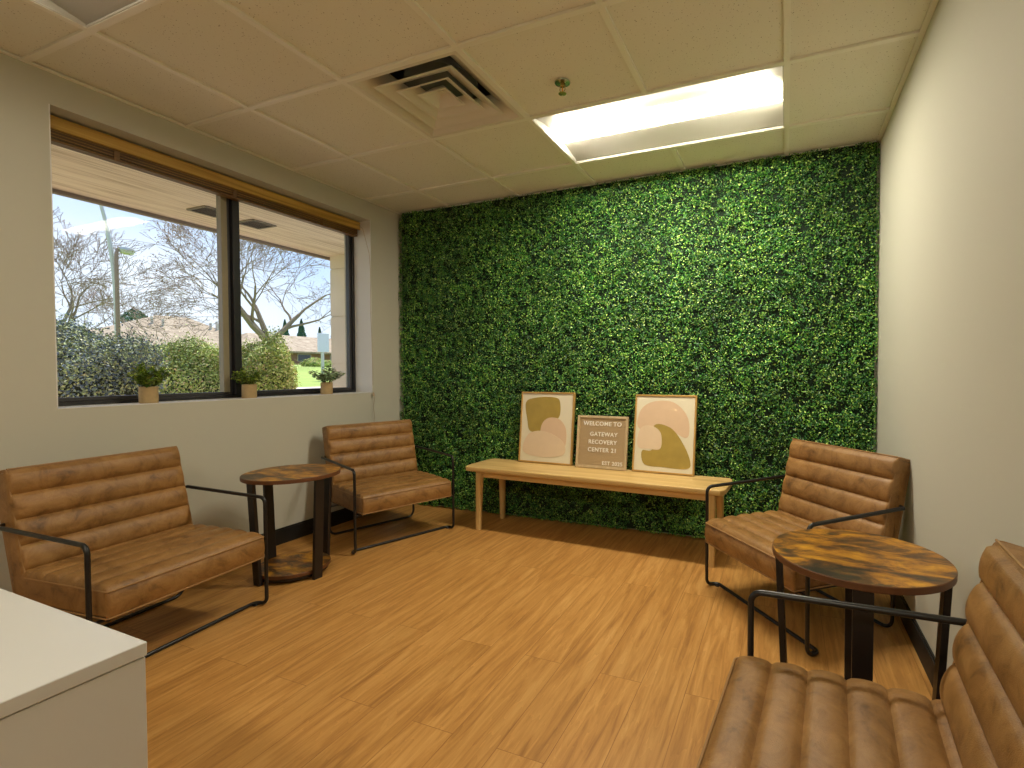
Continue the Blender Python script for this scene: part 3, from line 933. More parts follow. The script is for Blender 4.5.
chairs = [  # mid point between front legs, direction of the back (deg), label
    ((-2.184, 1.247), 185.7, 'brown channel-tufted leather armchair under the window, behind the white cabinet'),
    ((-2.219, 2.526), 159.6, 'brown channel-tufted leather armchair in the far left corner, between round table and green wall'),
    ((-0.138, 2.305), 41.3, 'brown channel-tufted leather armchair turned diagonally, beside the right end of the bench'),
    ((-0.106, 1.046), -4.5, 'nearest brown channel-tufted leather armchair, cut off by the lower right corner'),
]
proto = make_chair()
for i, (p, a, lab) in enumerate(chairs):
    o = proto if i == 0 else copy_tree(proto)
    o.location = (p[0], p[1], 0); o.rotation_euler = (0, 0, R(a-90))
    tag(o, lab, 'armchair', 'matching leather armchairs')

# ------------------------------------------------------------------ side tables
def make_table(h=0.545, r=0.235):
    root = empty('side_table')
    tp = MB().lathe([(r-0.002, h-0.020), (r, h-0.018), (r, h-0.002), (r-0.002, h)], 72)
    for i, f_ in enumerate(tp.f):
        tp.mi[i] = 1 if len(f_) == 4 else 0
    tp.build('tabletop', [M['rustic'], M['rustic_edge']], root, smooth=True, angle=30)
    rb = 0.180
    bs = MB().lathe([(rb-0.002, 0.030), (rb, 0.032), (rb, 0.046), (rb-0.002, 0.048)], 72)
    for i, f_ in enumerate(bs.f):
        bs.mi[i] = 1 if len(f_) == 4 else 0
    bs.build('lower_shelf', [M['rustic'], M['rustic_edge']], root, smooth=True, angle=30)
    MB().lathe([(rb-0.012, 0.012), (rb-0.012, 0.030)], 48).build('shadow_gap', M['legblack'], root, smooth=True, angle=30)  # black disc put in for the shade gap beneath the lower shelf
    for k in range(4):
        a = math.pi/2*k
        lg = MB()
        w, t_ = 0.048, 0.018
        vs_ = []
        for z, rad in ((0.0, 0.182), (h-0.020, 0.208)):
            for dr, dt in ((0, -w/2), (t_, -w/2), (t_, w/2), (0, w/2)):
                vs_.append((rad+dr, dt, z))
        lg.add(vs_, [(0, 3, 2, 1), (4, 5, 6, 7), (0, 1, 5, 4), (1, 2, 6, 5), (2, 3, 7, 6), (3, 0, 4, 7)])
        lg.build('leg', M['legblack'], root, rot=(0, 0, a), bevel=0.0015)
    return root
tab = make_table()
tab.location = (-2.455, 1.905, 0); tab.rotation_euler = (0, 0, R(-4))
tag(tab, 'round rustic wood side table with black legs between the two armchairs on the window wall', 'side table', 'round rustic side tables')
t2 = copy_tree(tab)
t2.location = (0.201, 1.665, 0); t2.rotation_euler = (0, 0, R(-3.5))
t2['label'] = 'round rustic wood side table with black legs beside the right wall, nearer the viewer'

# ------------------------------------------------------------------ bench
bench = empty('bench', (-1.165, 3.012, 0), R(-2.6))
tag(bench, 'long light oak bench standing in front of the green leafy wall', 'bench')
L2, D2, BH = 0.875, 0.178, 0.434
c = 0.05
poly = []
for sx, sy in ((1, 1), (-1, 1), (-1, -1), (1, -1)):
    pts = [(sx*(L2-c*0.5), sy*D2), (sx*(L2-c*0.12), sy*(D2-c*0.55)), (sx*L2, sy*(D2-c*1.6))]
    if sx*sy < 0: pts = pts if sx < 0 else pts
    poly += pts[::-1] if sx*sy > 0 else pts
MB().prism(poly, BH-0.032, BH).build('bench_top', M['bench'], bench, bevel=0.006, seg=3)
ap = MB()
for s in (-1, 1):
    ap.b2((-L2+0.10, s*(D2-0.055)-0.01, BH-0.075), (L2-0.10, s*(D2-0.055)+0.01, BH-0.030))
ap.build('apron', M['bench'], bench, bevel=0.002)
for s in (-1, 1):
    MB().b2((s*(L2-0.115)-0.011, -(D2-0.055), BH-0.072), (s*(L2-0.115)+0.011, D2-0.055, BH-0.030)).build('end_rail', M['bench'], bench, bevel=0.002)
for sx in (-1, 1):
    for sy in (-1, 1):
        lg = MB(); vs_ = []; n = 14
        secs = [(0.0, 0.019, 0.768, 0.147), (0.15, 0.021, 0.766, 0.143), (0.33, 0.0245, 0.764, 0.138), (BH-0.030, 0.027, 0.762, 0.136)]
        for z, rad, x, y in secs:
            for k in range(n):
                a = 2*math.pi*k/n
                ca, sa = math.cos(a), math.sin(a)
                sq = (abs(ca)**4+abs(sa)**4)**(-0.25)*0.92
                vs_.append((sx*(x+(0.034 if sx > 0 else 0.0))+rad*ca*sq, sy*y+rad*sa*sq, z))
        fs = []
        for i in range(len(secs)-1):
            for k in range(n):
                k2 = (k+1) % n
                fs.append((i*n+k, i*n+k2, (i+1)*n+k2, (i+1)*n+k))
        fs.append(tuple(range(n-1, -1, -1))); fs.append(tuple((len(secs)-1)*n+k for k in range(n)))
        lg.add(vs_, fs)
        lg.build('leg', M['bench_leg'], bench, smooth=True)

# ------------------------------------------------------------------ framed prints and letter board
def spline(pts, n=8):
    P = [Vector(p) for p in pts]; m = len(P); out = []
    for i in range(m):
        a, b_, c_, d = P[i-1], P[i], P[(i+1) % m], P[(i+2) % m]
        for k in range(n):
            t = k/n
            out.append(0.5*((2*b_)+(c_-a)*t+(2*a-5*b_+4*c_-d)*t*t+(3*b_-a-3*c_+d)*t**3))
    return out
def lean(name, cx_, y_, w, h, top_y, rz):
    o = empty(name, (cx_, y_, BH+0.0035))
    ang = math.asin((top_y-y_)/h)
    o.rotation_euler = (-ang, 0, rz)
    return o
def print_frame(o, w, h, shapes):
    fw_, d = 0.011, 0.022
    fr = MB()
    fr.b2((-w/2, 0, 0), (-w/2+fw_, d, h)); fr.b2((w/2-fw_, 0, 0), (w/2, d, h))
    fr.b2((-w/2+fw_, 0, 0), (w/2-fw_, d, fw_)); fr.b2((-w/2+fw_, 0, h-fw_), (w/2-fw_, d, h))
    fr.build('frame', M['gold'], o, bevel=0.0015)
    MB().b2((-w/2+fw_, 0.006, fw_), (w/2-fw_, d-0.002, h-fw_)).build('print', M['canvas'], o)
    for k, (mat, pts) in enumerate(shapes):
        q = spline(pts, 6)
        x_ = [(p.x-0.5)*w for p in q]; z_ = [(1-p.y)*h for p in q]
        y = 0.006-0.0006*(k+1)
        n = len(q)
        mb = MB(); mb.add([(a, y, b_) for a, b_ in zip(x_, z_)]+[(a, 0.0062, b_) for a, b_ in zip(x_, z_)],
                          [tuple(range(n)), tuple(range(2*n-1, n-1, -1))]+[(i, n+i, n+(i+1) % n, (i+1) % n) for i in range(n)])
        mb.build('painted_shape', mat, o)
RZ = R(-2.6)
pl = lean('framed_print', -1.562, 3.150, 0.42, 0.50, 3.205, RZ)
tag(pl, 'gold-framed abstract print with its gold shape at top, left on the bench', 'framed print', 'framed abstract prints on the bench')
print_frame(pl, 0.425, 0.502, [
    (M['ochre'], [(0.09, 0.15), (0.30, 0.08), (0.60, 0.07), (0.73, 0.12), (0.74, 0.33), (0.60, 0.42), (0.45, 0.55), (0.20, 0.56), (0.13, 0.40)]),
    (M['pink'], [(0.42, 0.62), (0.42, 0.45), (0.55, 0.36), (0.75, 0.38), (0.87, 0.52), (0.86, 0.75), (0.70, 0.80)]),
    (M['pink2'], [(0.15, 0.62), (0.35, 0.55), (0.60, 0.58), (0.84, 0.70), (0.84, 0.86), (0.55, 0.91), (0.25, 0.90), (0.07, 0.83)])])
pr = lean('framed_print', -0.716, 3.112, 0.42, 0.50, 3.195, RZ)
tag(pr, 'gold-framed abstract print with a large blush arch at top, right on the bench', 'framed print', 'framed abstract prints on the bench')
print_frame(pr, 0.402, 0.500, [
    (M['pink'], [(0.06, 0.42), (0.10, 0.20), (0.30, 0.09), (0.62, 0.09), (0.84, 0.24), (0.90, 0.42), (0.85, 0.54), (0.60, 0.46), (0.30, 0.50)]),
    (M['ochre'], [(0.33, 0.40), (0.60, 0.42), (0.80, 0.60), (0.93, 0.82), (0.88, 0.92), (0.50, 0.92), (0.20, 0.90), (0.15, 0.73), (0.32, 0.70)]),
    (M['pink2'], [(0.08, 0.68), (0.08, 0.50), (0.16, 0.41), (0.32, 0.41), (0.45, 0.50), (0.45, 0.69), (0.26, 0.70)])])
lb = lean('letter_board', -1.135, 3.118, 0.36, 0.345, 3.165, RZ)
tag(lb, 'small square tan felt letter board with white welcome text, between the two framed prints', 'letter board')
w, h, fw_, d = 0.362, 0.350, 0.016, 0.022
fr = MB()
fr.b2((-w/2, 0, 0), (-w/2+fw_, d, h)); fr.b2((w/2-fw_, 0, 0), (w/2, d, h))
fr.b2((-w/2+fw_, 0, 0), (w/2-fw_, d, fw_)); fr.b2((-w/2+fw_, 0, h-fw_), (w/2-fw_, d, h))
fr.build('frame', M['boardframe'], lb, bevel=0.0015)
fb = MB(); fb.b2((-w/2+fw_, 0.011, fw_), (w/2-fw_, d-0.002, h-fw_))
nr_ = 34
for k in range(nr_):
    z = fw_+(h-2*fw_)*(k+0.5)/nr_
    fb.b2((-w/2+fw_, 0.0075, z-0.0026), (w/2-fw_, 0.0115, z+0.0026))
fb.build('felt_panel', M['felt'], lb)
def text_line(s, x, z, size, align):
    cu = bpy.data.curves.new('lettering', 'FONT')
    cu.body = s; cu.size = size; cu.extrude = 0.0012; cu.align_x = align; cu.offset = 0.0007
    cu.space_character = 1.12
    tmp = bpy.data.objects.new('tmp_text', cu)
    COL.objects.link(tmp)
    dg = bpy.context.evaluated_depsgraph_get()
    me = bpy.data.meshes.new_from_object(tmp.evaluated_get(dg))
    bpy.data.objects.remove(tmp)
    me.name = 'lettering'; me.materials.clear(); me.materials.append(M['letter'])
    o = bpy.data.objects.new('lettering', me)
    COL.objects.link(o); o.parent = lb
    o.rotation_euler = (R(90), 0, 0); o.location = (x, 0.0066, z)
for s, x, z, sz_, al in (('WELCOME', -0.036, 0.284, 0.039, 'CENTER'), ('TO', 0.108, 0.284, 0.039, 'CENTER'), ('GATEWAY', 0.012, 0.214, 0.038, 'CENTER'), ('RECOVERY', 0.006, 0.162, 0.038, 'CENTER'),
                         ('CENTER 21', 0.006, 0.110, 0.038, 'CENTER'), ('EST 2025', 0.155, 0.026, 0.034, 'RIGHT')):
    text_line(s, x, z, sz_, al)

# ------------------------------------------------------------------ cabinet
ca_ = empty('cabinet', (-0.755, 0.378, 0), R(-1.0))
tag(ca_, 'white laminate cabinet in the lower left corner in front of the armchair', 'cabinet')
CH, CW, CD = 0.737, 0.78, 0.62
MB().b2((-CW, -CD, CH-0.018), (0, 0, CH)).build('cabinet_top', M['cabinet'], ca_, bevel=0.0015)
bd = MB()
bd.b2((-0.018, -CD+0.002, 0.06), (-0.0015, -0.0015, CH-0.0195)); bd.b2((-CW+0.0015, -CD+0.002, 0.06), (-CW+0.018, -0.0015, CH-0.0195))
bd.b2((-CW+0.018, -0.018, 0.06), (-0.018, -0.0015, CH-0.0195)); bd.b2((-CW+0.018, -CD+0.02, 0.06), (-0.018, -0.018, 0.078))
bd.build('cabinet_body', M['cabinet'], ca_, bevel=0.001)
MB().b2((-CW+0.03, -CD+0.05, 0), (-0.03, -0.03, 0.06)).build('plinth', M['base'], ca_)
for k in (0, 1):
    xa = -CW+0.003+k*(CW/2)
    dr = MB().b2((xa, -CD-0.016, 0.065), (xa+CW/2-0.006, -CD, CH-0.022)).build('door', M['cabinet'], ca_, bevel=0.001)
    MB().tube(fillet([(xa+(0.33 if k == 0 else 0.05), -CD-0.016, 0.45), (xa+(0.33 if k == 0 else 0.05), -CD-0.045, 0.45), (xa+(0.33 if k == 0 else 0.05), -CD-0.045, 0.60), (xa+(0.33 if k == 0 else 0.05), -CD-0.016, 0.60)], 0.01), 0.004).build('handle', M['galv'], dr, smooth=True)

# ------------------------------------------------------------------ potted plants on the sill
def potted(y, label, mat, seed, spread, height, leaf, n_st, x=-3.005):
    rg = np.random.default_rng(seed); rd = random.Random(seed)
    p = empty('potted_plant', (x, y, WZ0+0.0042))
    tag(p, label, 'potted plant', 'small potted plants on the window sill')
    rp_, hp = 0.039, 0.083
    MB().lathe([(rp_*0.96, 0.0), (rp_, 0.004), (rp_*1.01, hp*0.5), (rp_, hp-0.002), (rp_-0.002, hp), (rp_-0.005, hp-0.002), (rp_-0.006, hp-0.012)], 36).build('pot', M['pot'], p, smooth=True)
    MB().lathe([(0.034, hp-0.013), (0.034, hp-0.009)], 24).build('soil', M['soil'], p)
    st = MB(); P = []; Nn = []
    for k in range(n_st):
        a = rd.uniform(0, 2*math.pi); out = spread*math.sqrt(rd.uniform(0.03, 1)); hh = height*rd.uniform(0.45, 1)*(1-0.45*(out/spread)**2)
        b0_ = Vector((0.015*math.cos(a), 0.015*math.sin(a), hp-0.012))
        e_ = Vector((out*math.cos(a), out*math.sin(a), hp+hh))
        # bow outwards; keep clear of the glass
        e_.x = max(e_.x, -0.085)
        mid = b0_.lerp(e_, 0.5)+Vector((0, 0, 0.25*hh))
        pts = [b0_*(1-t)**2+mid*2*t*(1-t)+e_*t*t for t in [i/6 for i in range(7)]]
        st.tube(pts, 0.0011, 5)
        for i in range(int(16)):
            t = 0.25+0.75*i/15
            q = b0_*(1-t)**2+mid*2*t*(1-t)+e_*t*t
            off = Vector((rd.gauss(0, 1), rd.gauss(0, 1), rd.gauss(0, .6))).normalized()*leaf*0.45
            P.append(q+off); Nn.append((rd.gauss(0, .6), rd.gauss(0, .6), 1.0))
    st.build('stems', M['stem'], p)
    P = np.array([tuple(v) for v in P]); Nn = np.array(Nn)
    vv, ff = leaves_np(P, Nn, rg.uniform(leaf*0.7, leaf*1.2, len(P)), rg, 0.6, 0.2)
    o = np_mesh('foliage', vv, ff, mat, p); o['kind'] = 'stuff'
potted(1.535, 'leafy green plant in a tan pot on the sill, leftmost of the three', M['plant'], 1, 0.10, 0.125, 0.026, 36)
potted(2.055, 'fine-leaved green plant in a tan pot on the sill, in front of the window mullion', M['plant'], 2, 0.095, 0.115, 0.018, 44)
potted(2.610, 'grey-green loose-leaved plant in a tan pot on the sill, rightmost of the three', M['eucalyptus'], 3, 0.115, 0.12, 0.024, 32)

# ================================================================== outdoors
def gz(x):
    P_ = [(-200, 3.4), (-60, 2.05), (-25, 1.38), (-12, 0.84), (-6, 0.60), (-3.2, 0.55)]
    for (a, za), (b, zb_) in zip(P_, P_[1:]):
        if a <= x <= b: return za+(zb_-za)*(x-a)/(b-a)
    return P_[0][1] if x < -200 else P_[-1][1]
def strip(name, mat, xa, y0, y1, dz=0.0):
    vs_ = []; fs = []
    for i, x in enumerate(xa):
        vs_ += [(x, y0, gz(x)+dz), (x, y1, gz(x)+dz), (x, y0, -0.5), (x, y1, -0.5)]
    for i in range(len(xa)-1):
        a = 4*i; b = 4*(i+1)
        fs += [(a, b, b+1, a+1), (a+2, a+3, b+3, b+2), (a, a+2, b+2, b), (a+1, b+1, b+3, a+3)]
    fs += [(0, 1, 3, 2), (4*(len(xa)-1), 4*(len(xa)-1)+2, 4*(len(xa)-1)+3, 4*(len(xa)-1)+1)]
    mb = MB(); mb.add(vs_, fs)
    return struct(mb, name, mat)
strip('garden_bed', M['mulch'], [-3.21, -6, -9.0], -15, 60)
strip('curb', M['concrete'], [-9.0, -9.35], -15, 60, 0.03)
strip('lawn', M['lawn'], [-9.35, -12, -25, -60, -200], -60, 260)

# soffit, fascia and stone pier
SZ = 2.60
so = MB(); so.b2((-5.62, -6, SZ), (XL-T, 9, SZ+0.06))
sof = struct(so, 'soffit', M['soffit'])
fa = MB(); fa.b2((-5.66, -6, SZ-0.03), (-5.60, 9, SZ+0.30)); fa.b2((-5.60, -6, SZ+0.24), (XL-T, 9, SZ+0.30))
struct(fa, 'fascia', M['fascia'])
for k, (xa, xb, ya, yb) in enumerate([(-5.16, -4.90, 2.98, 3.22), (-5.16, -4.90, 3.42, 3.66)]):
    vb = empty('soffit_vent', ((xa+xb)/2, (ya+yb)/2, SZ))
    tag(vb, ['dark louvred vent in the porch soffit, left of the window mullion', 'dark louvred vent in the porch soffit, crossing behind the window mullion'][k], 'vent', 'soffit vents')
    m_ = MB(); hx_, hy_ = (xb-xa)/2, (yb-ya)/2
    for s in (-1, 1):
        m_.b2((-hx_, s*hy_-0.012, -0.010), (hx_, s*hy_+0.012, -0.0002)); m_.b2((s*hx_-0.012, -hy_, -0.010), (s*hx_+0.012, hy_, -0.0002))
    m_.build('vent_frame', M['asphalt_vent'], vb)
    m_ = MB()
    for i in range(9): m_.box((-hx_+0.025+i*(2*hx_-0.05)/8, 0, -0.006), (0.022, 2*hy_-0.02, 0.002), Matrix.Rotation(R(25), 3, 'Y'))
    m_.build('louvre', M['asphalt_vent'], vb)
pier = MB()
z = gz(-5.3)-0.02
zz = z
k = 0
while zz < SZ-0.001:
    h_ = min(0.62, SZ-zz)
    pier.b2((-5.55, 4.90, zz+(0.006 if k else 0)), (-5.05, 5.48, zz+h_-0.006 if zz+h_ < SZ else SZ))
    pier.b2((-5.54, 4.91, zz), (-5.06, 5.47, zz+h_))
    zz += h_; k += 1
struct(pier, 'stone_pier', M['stone'])
# outside face of the building wall beyond the window is wall_left itself

# ---- bushes
def bush(name, x, y, rx, ry, h_, mat, label, seed, n=9000, leaf=0.055):
    rg = np.random.default_rng(seed)
    b = empty(name, (x, y, gz(x)))
    tag(b, label, 'shrub', 'shrubs outside the window')
    d = rg.normal(size=(n, 3)); d /= np.linalg.norm(d, axis=1, keepdims=True)
    d[:, 2] = np.abs(d[:, 2])*1.0
    lump = np.zeros(n)
    for _ in range(26):
        c_ = rg.normal(size=3); c_ /= np.linalg.norm(c_); c_[2] = abs(c_[2])
        lump += rg.uniform(0.02, 0.26)*np.exp(-np.sum((d-c_)**2, 1)/0.10)
    rad = (0.74+lump)*(1-0.22*rg.random(n)**1.5)+rg.exponential(0.035, n)
    pos = np.stack([d[:, 0]*rad*rx, d[:, 1]*rad*ry, np.clip(d[:, 2]**0.8*rad*h_, 0.02, None)], 1)
    nn = d+rg.normal(size=(n, 3))*0.7
    vv, ff = leaves_np(pos, nn, rg.uniform(leaf*0.6, leaf*1.3, n), rg, 0.5, 0.3)
    o = np_mesh('foliage', vv, ff, mat, b); o['kind'] = 'stuff'
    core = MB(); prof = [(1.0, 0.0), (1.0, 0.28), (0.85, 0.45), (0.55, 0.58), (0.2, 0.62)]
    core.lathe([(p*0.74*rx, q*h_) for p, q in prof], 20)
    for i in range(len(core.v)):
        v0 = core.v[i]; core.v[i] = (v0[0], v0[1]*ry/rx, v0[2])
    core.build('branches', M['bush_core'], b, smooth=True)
bush('shrub', -6.9, 2.85, 0.80, 0.88, 1.04, M['bush_blue'], 'blue-green shrub at the left of the window view', 11, 30000, 0.034)
bush('shrub', -8.6, 5.05, 0.55, 0.86, 0.86, M['bush_green'], 'bright yellow-green shrub in the middle of the window view', 12, 24000, 0.040)
bush('shrub', -7.0, 5.02, 0.50, 0.42, 0.96, M['bush_green'], 'yellow-green shrub right of the mullion, beside the lawn', 13, 20000, 0.036)

# ---- bare trees
def bare_tree(x, y, label, seed, trunk_h, trunk_r, forks, size, depth=6, twig=0.012, buds=True):
    rd = random.Random(seed); rg = np.random.default_rng(seed)
    t = empty('bare_tree', (x, y, gz(x)))
    tag(t, label, 'tree', 'bare trees beyond the window')
    wood = MB(); twm = MB(); tips = []
    def grow(p, d, ln, r, lev):
        n = 4
        pts = [p]; rs_ = [r]; dd = d.copy()
        for i in range(n):
            dd = (dd+Vector((rd.gauss(0, .13), rd.gauss(0, .13), rd.gauss(0.02, .09)))).normalized()
            pts.append(pts[-1]+dd*ln/n); rs_.append(r*(1-0.42*(i+1)/n))
        (wood if lev < 3 else twm).tube(pts, [max(q, twig*0.5) for q in rs_], 7 if lev < 3 else 3)
        if lev >= depth:
            tips.append(pts[-1]); tips.append(pts[-2]); return
        kids = 3 if lev < 3 else rd.choice((2, 3, 3))
        for k in range(kids):
            i = n if k == 0 else rd.choice((2, 3, 4))
            ax = dd.orthogonal().normalized(); ax.rotate(Matrix.Rotation(rd.uniform(0, 2*math.pi), 3, dd))
            nd = Matrix.Rotation(rd.uniform(0.3, 0.85) if k else rd.uniform(0.1, 0.35), 3, ax) @ dd
            if lev > 1: nd = (nd+Vector((0, 0, -0.05))).normalized()
            grow(pts[i], nd, ln*rd.uniform(0.66, 0.86), rs_[i]*(0.62 if k else 0.8), lev+1)
    base = Vector((0, 0, -0.05)); top = Vector((0, 0, trunk_h))
    wood.tube([base, base.lerp(top, .3), base.lerp(top, .7), top], [trunk_r*1.3, trunk_r*1.05, trunk_r, trunk_r*0.95], 9)
    for d, ln in forks:
        grow(top-Vector((0, 0, 0.1)), Vector(d).normalized(), ln*size, trunk_r*0.62, 1)
    wood.build('trunk', M['bark'], t, smooth=True)
    o = twm.build('twigs', M['twig'], t); o['kind'] = 'stuff'
    if buds:
        P = np.array([tuple(v) for v in tips])
        P = np.repeat(P, 2, 0)+rg.normal(size=(len(P)*2, 3))*0.07
        vv, ff = leaves_np(P, rg.normal(size=P.shape), rg.uniform(.03, .085, len(P)), rg, .6, .2)
        q = np_mesh('buds', vv, ff, M['bud'], t); q['kind'] = 'stuff'
bare_tree(-25, 18.1, 'large bare spreading tree with forked trunk, right half of the window view', 21, 1.3, 0.26,
          [((0.05, 0.85, 0.9), 2.4), ((0, -0.45, 1.0), 2.4), ((0.15, -0.9, 0.75), 2.3), ((-0.3, 0.1, 1.0), 2.2)], 1.0, 7, 0.018)
bare_tree(-39, 15.4, 'bare rounded tree at the left edge of the window view, behind the blue-green shrub', 22, 1.0, 0.20,
          [((0, 0.6, 0.9), 1.7), ((0, -0.5, 1.0), 1.7), ((0.2, 0.1, 1.0), 1.8)], 1.35, 7, 0.024)
bare_tree(-98, 47.0, 'distant reddish bare tree behind the two street lamps', 23, 1.5, 0.22, [((0, 0.8, 0.8), 2.5), ((0, -0.7, 0.9), 2.5), ((0, 0, 1), 2.5)], 1.45, 6, 0.045, True)
bare_tree(-88, 36.0, 'distant reddish bare tree left of the street lamps', 24, 1.5, 0.22, [((0, 0.8, 0.8), 2.5), ((0, -0.7, 0.9), 2.5), ((0, 0, 1), 2.5)], 1.45, 6, 0.045, True)
bare_tree(-122, 67.0, 'distant bare tree rising behind the left end of the long brown roof', 25, 1.5, 0.22, [((0, 0.8, 0.8), 2.4), ((0, -0.7, 0.9), 2.4), ((0, 0, 1), 2.4)], 1.45, 6, 0.045, True)

# ---- evergreens
def conifer(x, y, h_, r_, label, seed, rounded=False):
    rg = np.random.default_rng(seed); n = 5000
    t = empty('evergreen_tree', (x, y, gz(x)))
    tag(t, label, 'tree', 'evergreens beyond the roof')
    MB().tube([(0, 0, -0.05), (0, 0, h_*0.9)], [0.18, 0.04], 8).build('trunk', M['bark'], t, smooth=True)
    u = rg.random(n)
    prof = (np.sin(np.pi*np.clip(u*0.9+0.1, 0, 1))**0.6 if rounded else (1-u)**0.85*(0.78+0.22*np.abs(np.sin(u*22))))
    a = rg.uniform(0, 2*np.pi, n); rad = r_*prof*np.sqrt(rg.uniform(0.45, 1, n))
    pos = np.stack([rad*np.cos(a), rad*np.sin(a), 0.5+u*(h_-0.5)], 1)
    nn = np.stack([np.cos(a), np.sin(a), 0.5+0*a], 1)+rg.normal(size=(n, 3))*0.4
    vv, ff = leaves_np(pos, nn, rg.uniform(.18, .42, n), rg, .5, .3)
    o = np_mesh('foliage', vv, ff, M['conifer'], t); o['kind'] = 'stuff'
conifer(-95, 72.6, 9.4, 2.0, 'pointed dark evergreen just right of the big bare tree trunk', 31)
conifer(-95, 76.4, 9.9, 2.1, 'pointed dark evergreen, second from the left of the row beyond the roof', 32)
conifer(-95, 80.9, 8.5, 1.6, 'pointed dark evergreen, third of the row beyond the roof, above the street sign', 33)
conifer(-95, 84.6, 8.9, 1.9, 'pointed dark evergreen beside the stone pier', 34)
conifer(-92, 45.4, 8.4, 2.8, 'low rounded evergreen beside the street lamp poles', 35, True)

# ---- street lamps
def lamp(x, y, h_, arm, r0, mat, label, head):
    t = empty('street_lamp', (x, y, gz(x)))
    tag(t, label, 'street lamp', 'street lamps beyond the lawn')
    MB().lathe([(r0*1.6, 0.0), (r0*1.6, 0.25), (r0*1.1, 0.32)], 14).build('base', mat, t, smooth=True)
    if arm < 0:
        pts = [(0, arm*(i/16)**3.2, 0.2+(h_-0.2)*i/16) for i in range(17)]
    else:
        pts = [(0, 0, 0.2), (0, 0, h_*0.5), (0, 0, h_*0.90)]+[(0, arm*(1-math.cos(a)), h_*0.90+h_*0.10*math.sin(a)) for a in [math.pi/2*i/8 for i in range(1, 9)]]
    MB().tube(pts, [r0*(1-0.45*i/(len(pts)-1)) for i in range(len(pts))], 12).build('pole', mat, t, smooth=True)
    if head:
        s = 1 if arm > 0 else -1
        m_ = MB().lathe([(0.05, 0.06), (0.24, 0.04), (0.30, -0.04), (0.24, -0.14), (0.10, -0.18)][::-1], 16, (0, 0, 0))
        hd = m_.build('lamp_head', M['galv'], t, smooth=True, loc=(0, arm+s*0.30, h_))
        hd.scale = (0.8, 1.2, 1.5)
lamp(-31.6, 14.86, 9.05, -0.85, 0.128, M['galv'], 'tall grey street lamp pole curving left at the top', True)
lamp(-31.2, 14.69, 5.87, 0.14, 0.095, M['rustpole'], 'shorter bronze street lamp with a small head, right of the tall grey pole', True)

# ---- sign post
sg = empty('street_sign', (-12.0, 10.30, gz(-12.0)))
tag(sg, 'pale blank back of a rectangular sign on a steel post beside the lawn', 'sign')
MB().b2((-0.03, -0.03, -0.03), (0.03, 0.03, 1.32)).build('post', M['galv'], sg)
MB().b2((0.032, -0.19, 0.80), (0.040, 0.19, 1.32)).build('sign_panel', M['signback'], sg, bevel=0.01)

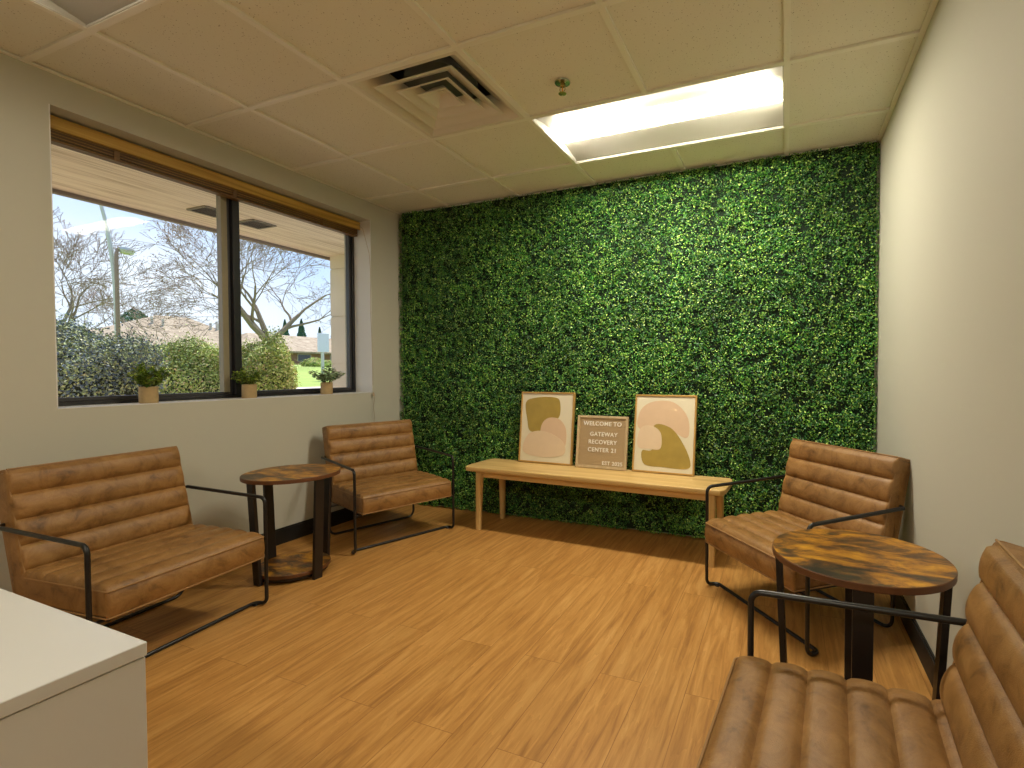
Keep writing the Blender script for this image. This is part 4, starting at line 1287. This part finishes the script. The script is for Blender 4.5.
# ---- house
hs = empty('house', (-62, 42, gz(-60)-0.02))
tag(hs, 'long low house with broad brown shingled roofs beyond the lawn', 'house')
Z0 = hs.location.z
def hy_(px_, X_=60.0):
    # lateral position along the far side as seen from the room
    k = {85: .4287, 95: .441, 140: .500, 165: .5377, 190: .575, 225: .639, 262: .705, 276: .735, 331: .879}
    ks = sorted(k)
    for a, b in zip(ks, ks[1:]):
        if a <= px_ <= b: return (k[a]+(k[b]-k[a])*(px_-a)/(b-a))*X_-42
def hipped(y0, y1, ya, yb, zb_, zt, d=7.0, x0=0.0):
    v = [(x0+0.6, y0, zb_), (x0+0.6, y1, zb_), (x0-2*d, y1, zb_), (x0-2*d, y0, zb_), (x0-d, ya, zt), (x0-d, yb, zt)]
    v2 = [(a, b, c-0.25) for a, b, c in v[:4]]
    mb = MB(); mb.add(v+v2, [(0, 1, 5, 4), (1, 2, 5), (2, 3, 4, 5), (3, 0, 4), (6, 9, 8, 7), (0, 6, 7, 1), (1, 7, 8, 2), (2, 8, 9, 3), (3, 9, 6, 0)])
    return mb
eave = 3.95-Z0
hipped(-14.5, 3.2, -5.5, -2.0, eave, 7.4-Z0+0.5, 7.5).build('roof', M['shingle'], hs)
hipped(-22, -9.5, -19, -11, eave+0.1, 5.6-Z0+0.3, 5, -4).build('roof', M['shingle'], hs)
hipped(1.2, 26.0, 5.0, 22.0, eave, 6.2-Z0+0.35, 6, -1).build('roof', M['shingle'], hs)
wlm = MB().b2((-14, -13.8, 0), (-0.8, 2.6, eave-0.1)); wlm.b2((-12.5, 2.6, 0), (-1.6, 25.4, eave-0.1)); wlm.b2((-13, -21.4, 0), (-4.8, -13.8, eave))
wlm.build('house_wall', M['brick'], hs)
for yy, w_ in ((-11.5, 1.6), (-8.0, 2.4), (-3.5, 1.4), (0.5, 1.4)):
    f_ = MB().b2((-0.8, yy-w_/2, 0.65), (-0.72, yy+w_/2, 1.65)).build('window', M['trimw'], hs)
    MB().b2((-0.72, yy-w_/2+0.1, 0.72), (-0.70, yy+w_/2-0.1, 1.58)).build('pane', M['darkglass'], f_)
for yy, w_ in ((4.5, 1.6), (9.5, 2.2), (14.5, 1.2), (18.0, 2.2)):
    f_ = MB().b2((-1.6, yy-w_/2, 0.55), (-1.52, yy+w_/2, 1.60)).build('window', M['trimw'], hs)
    MB().b2((-1.52, yy-w_/2+0.1, 0.62), (-1.50, yy+w_/2-0.1, 1.53)).build('pane', M['darkglass'], f_)
for yy, xx, zz in ((-7.3, -5.0, 0.0), (-6.4, -4.6, 0.0), (-1.2, -4.6, 0.0), (-0.4, -4.6, 0.0), (-0.1, -5.2, 0.0)):
    zr = eave+(7.9-Z0-eave)*min(1, (0.6-xx)/8.1)
    MB().tube([(xx, yy, zr-0.3), (xx, yy, zr+0.75)], 0.13, 10).build('roof_pipe', M['trimw'], hs, smooth=True)
# low shrubs and boulders by the far lawn
bush('shrub', -26, 22.2, 0.9, 1.1, 0.5, M['bush_green'], 'low shrub at the far edge of the lawn in front of the house', 14, 2500, 0.14)
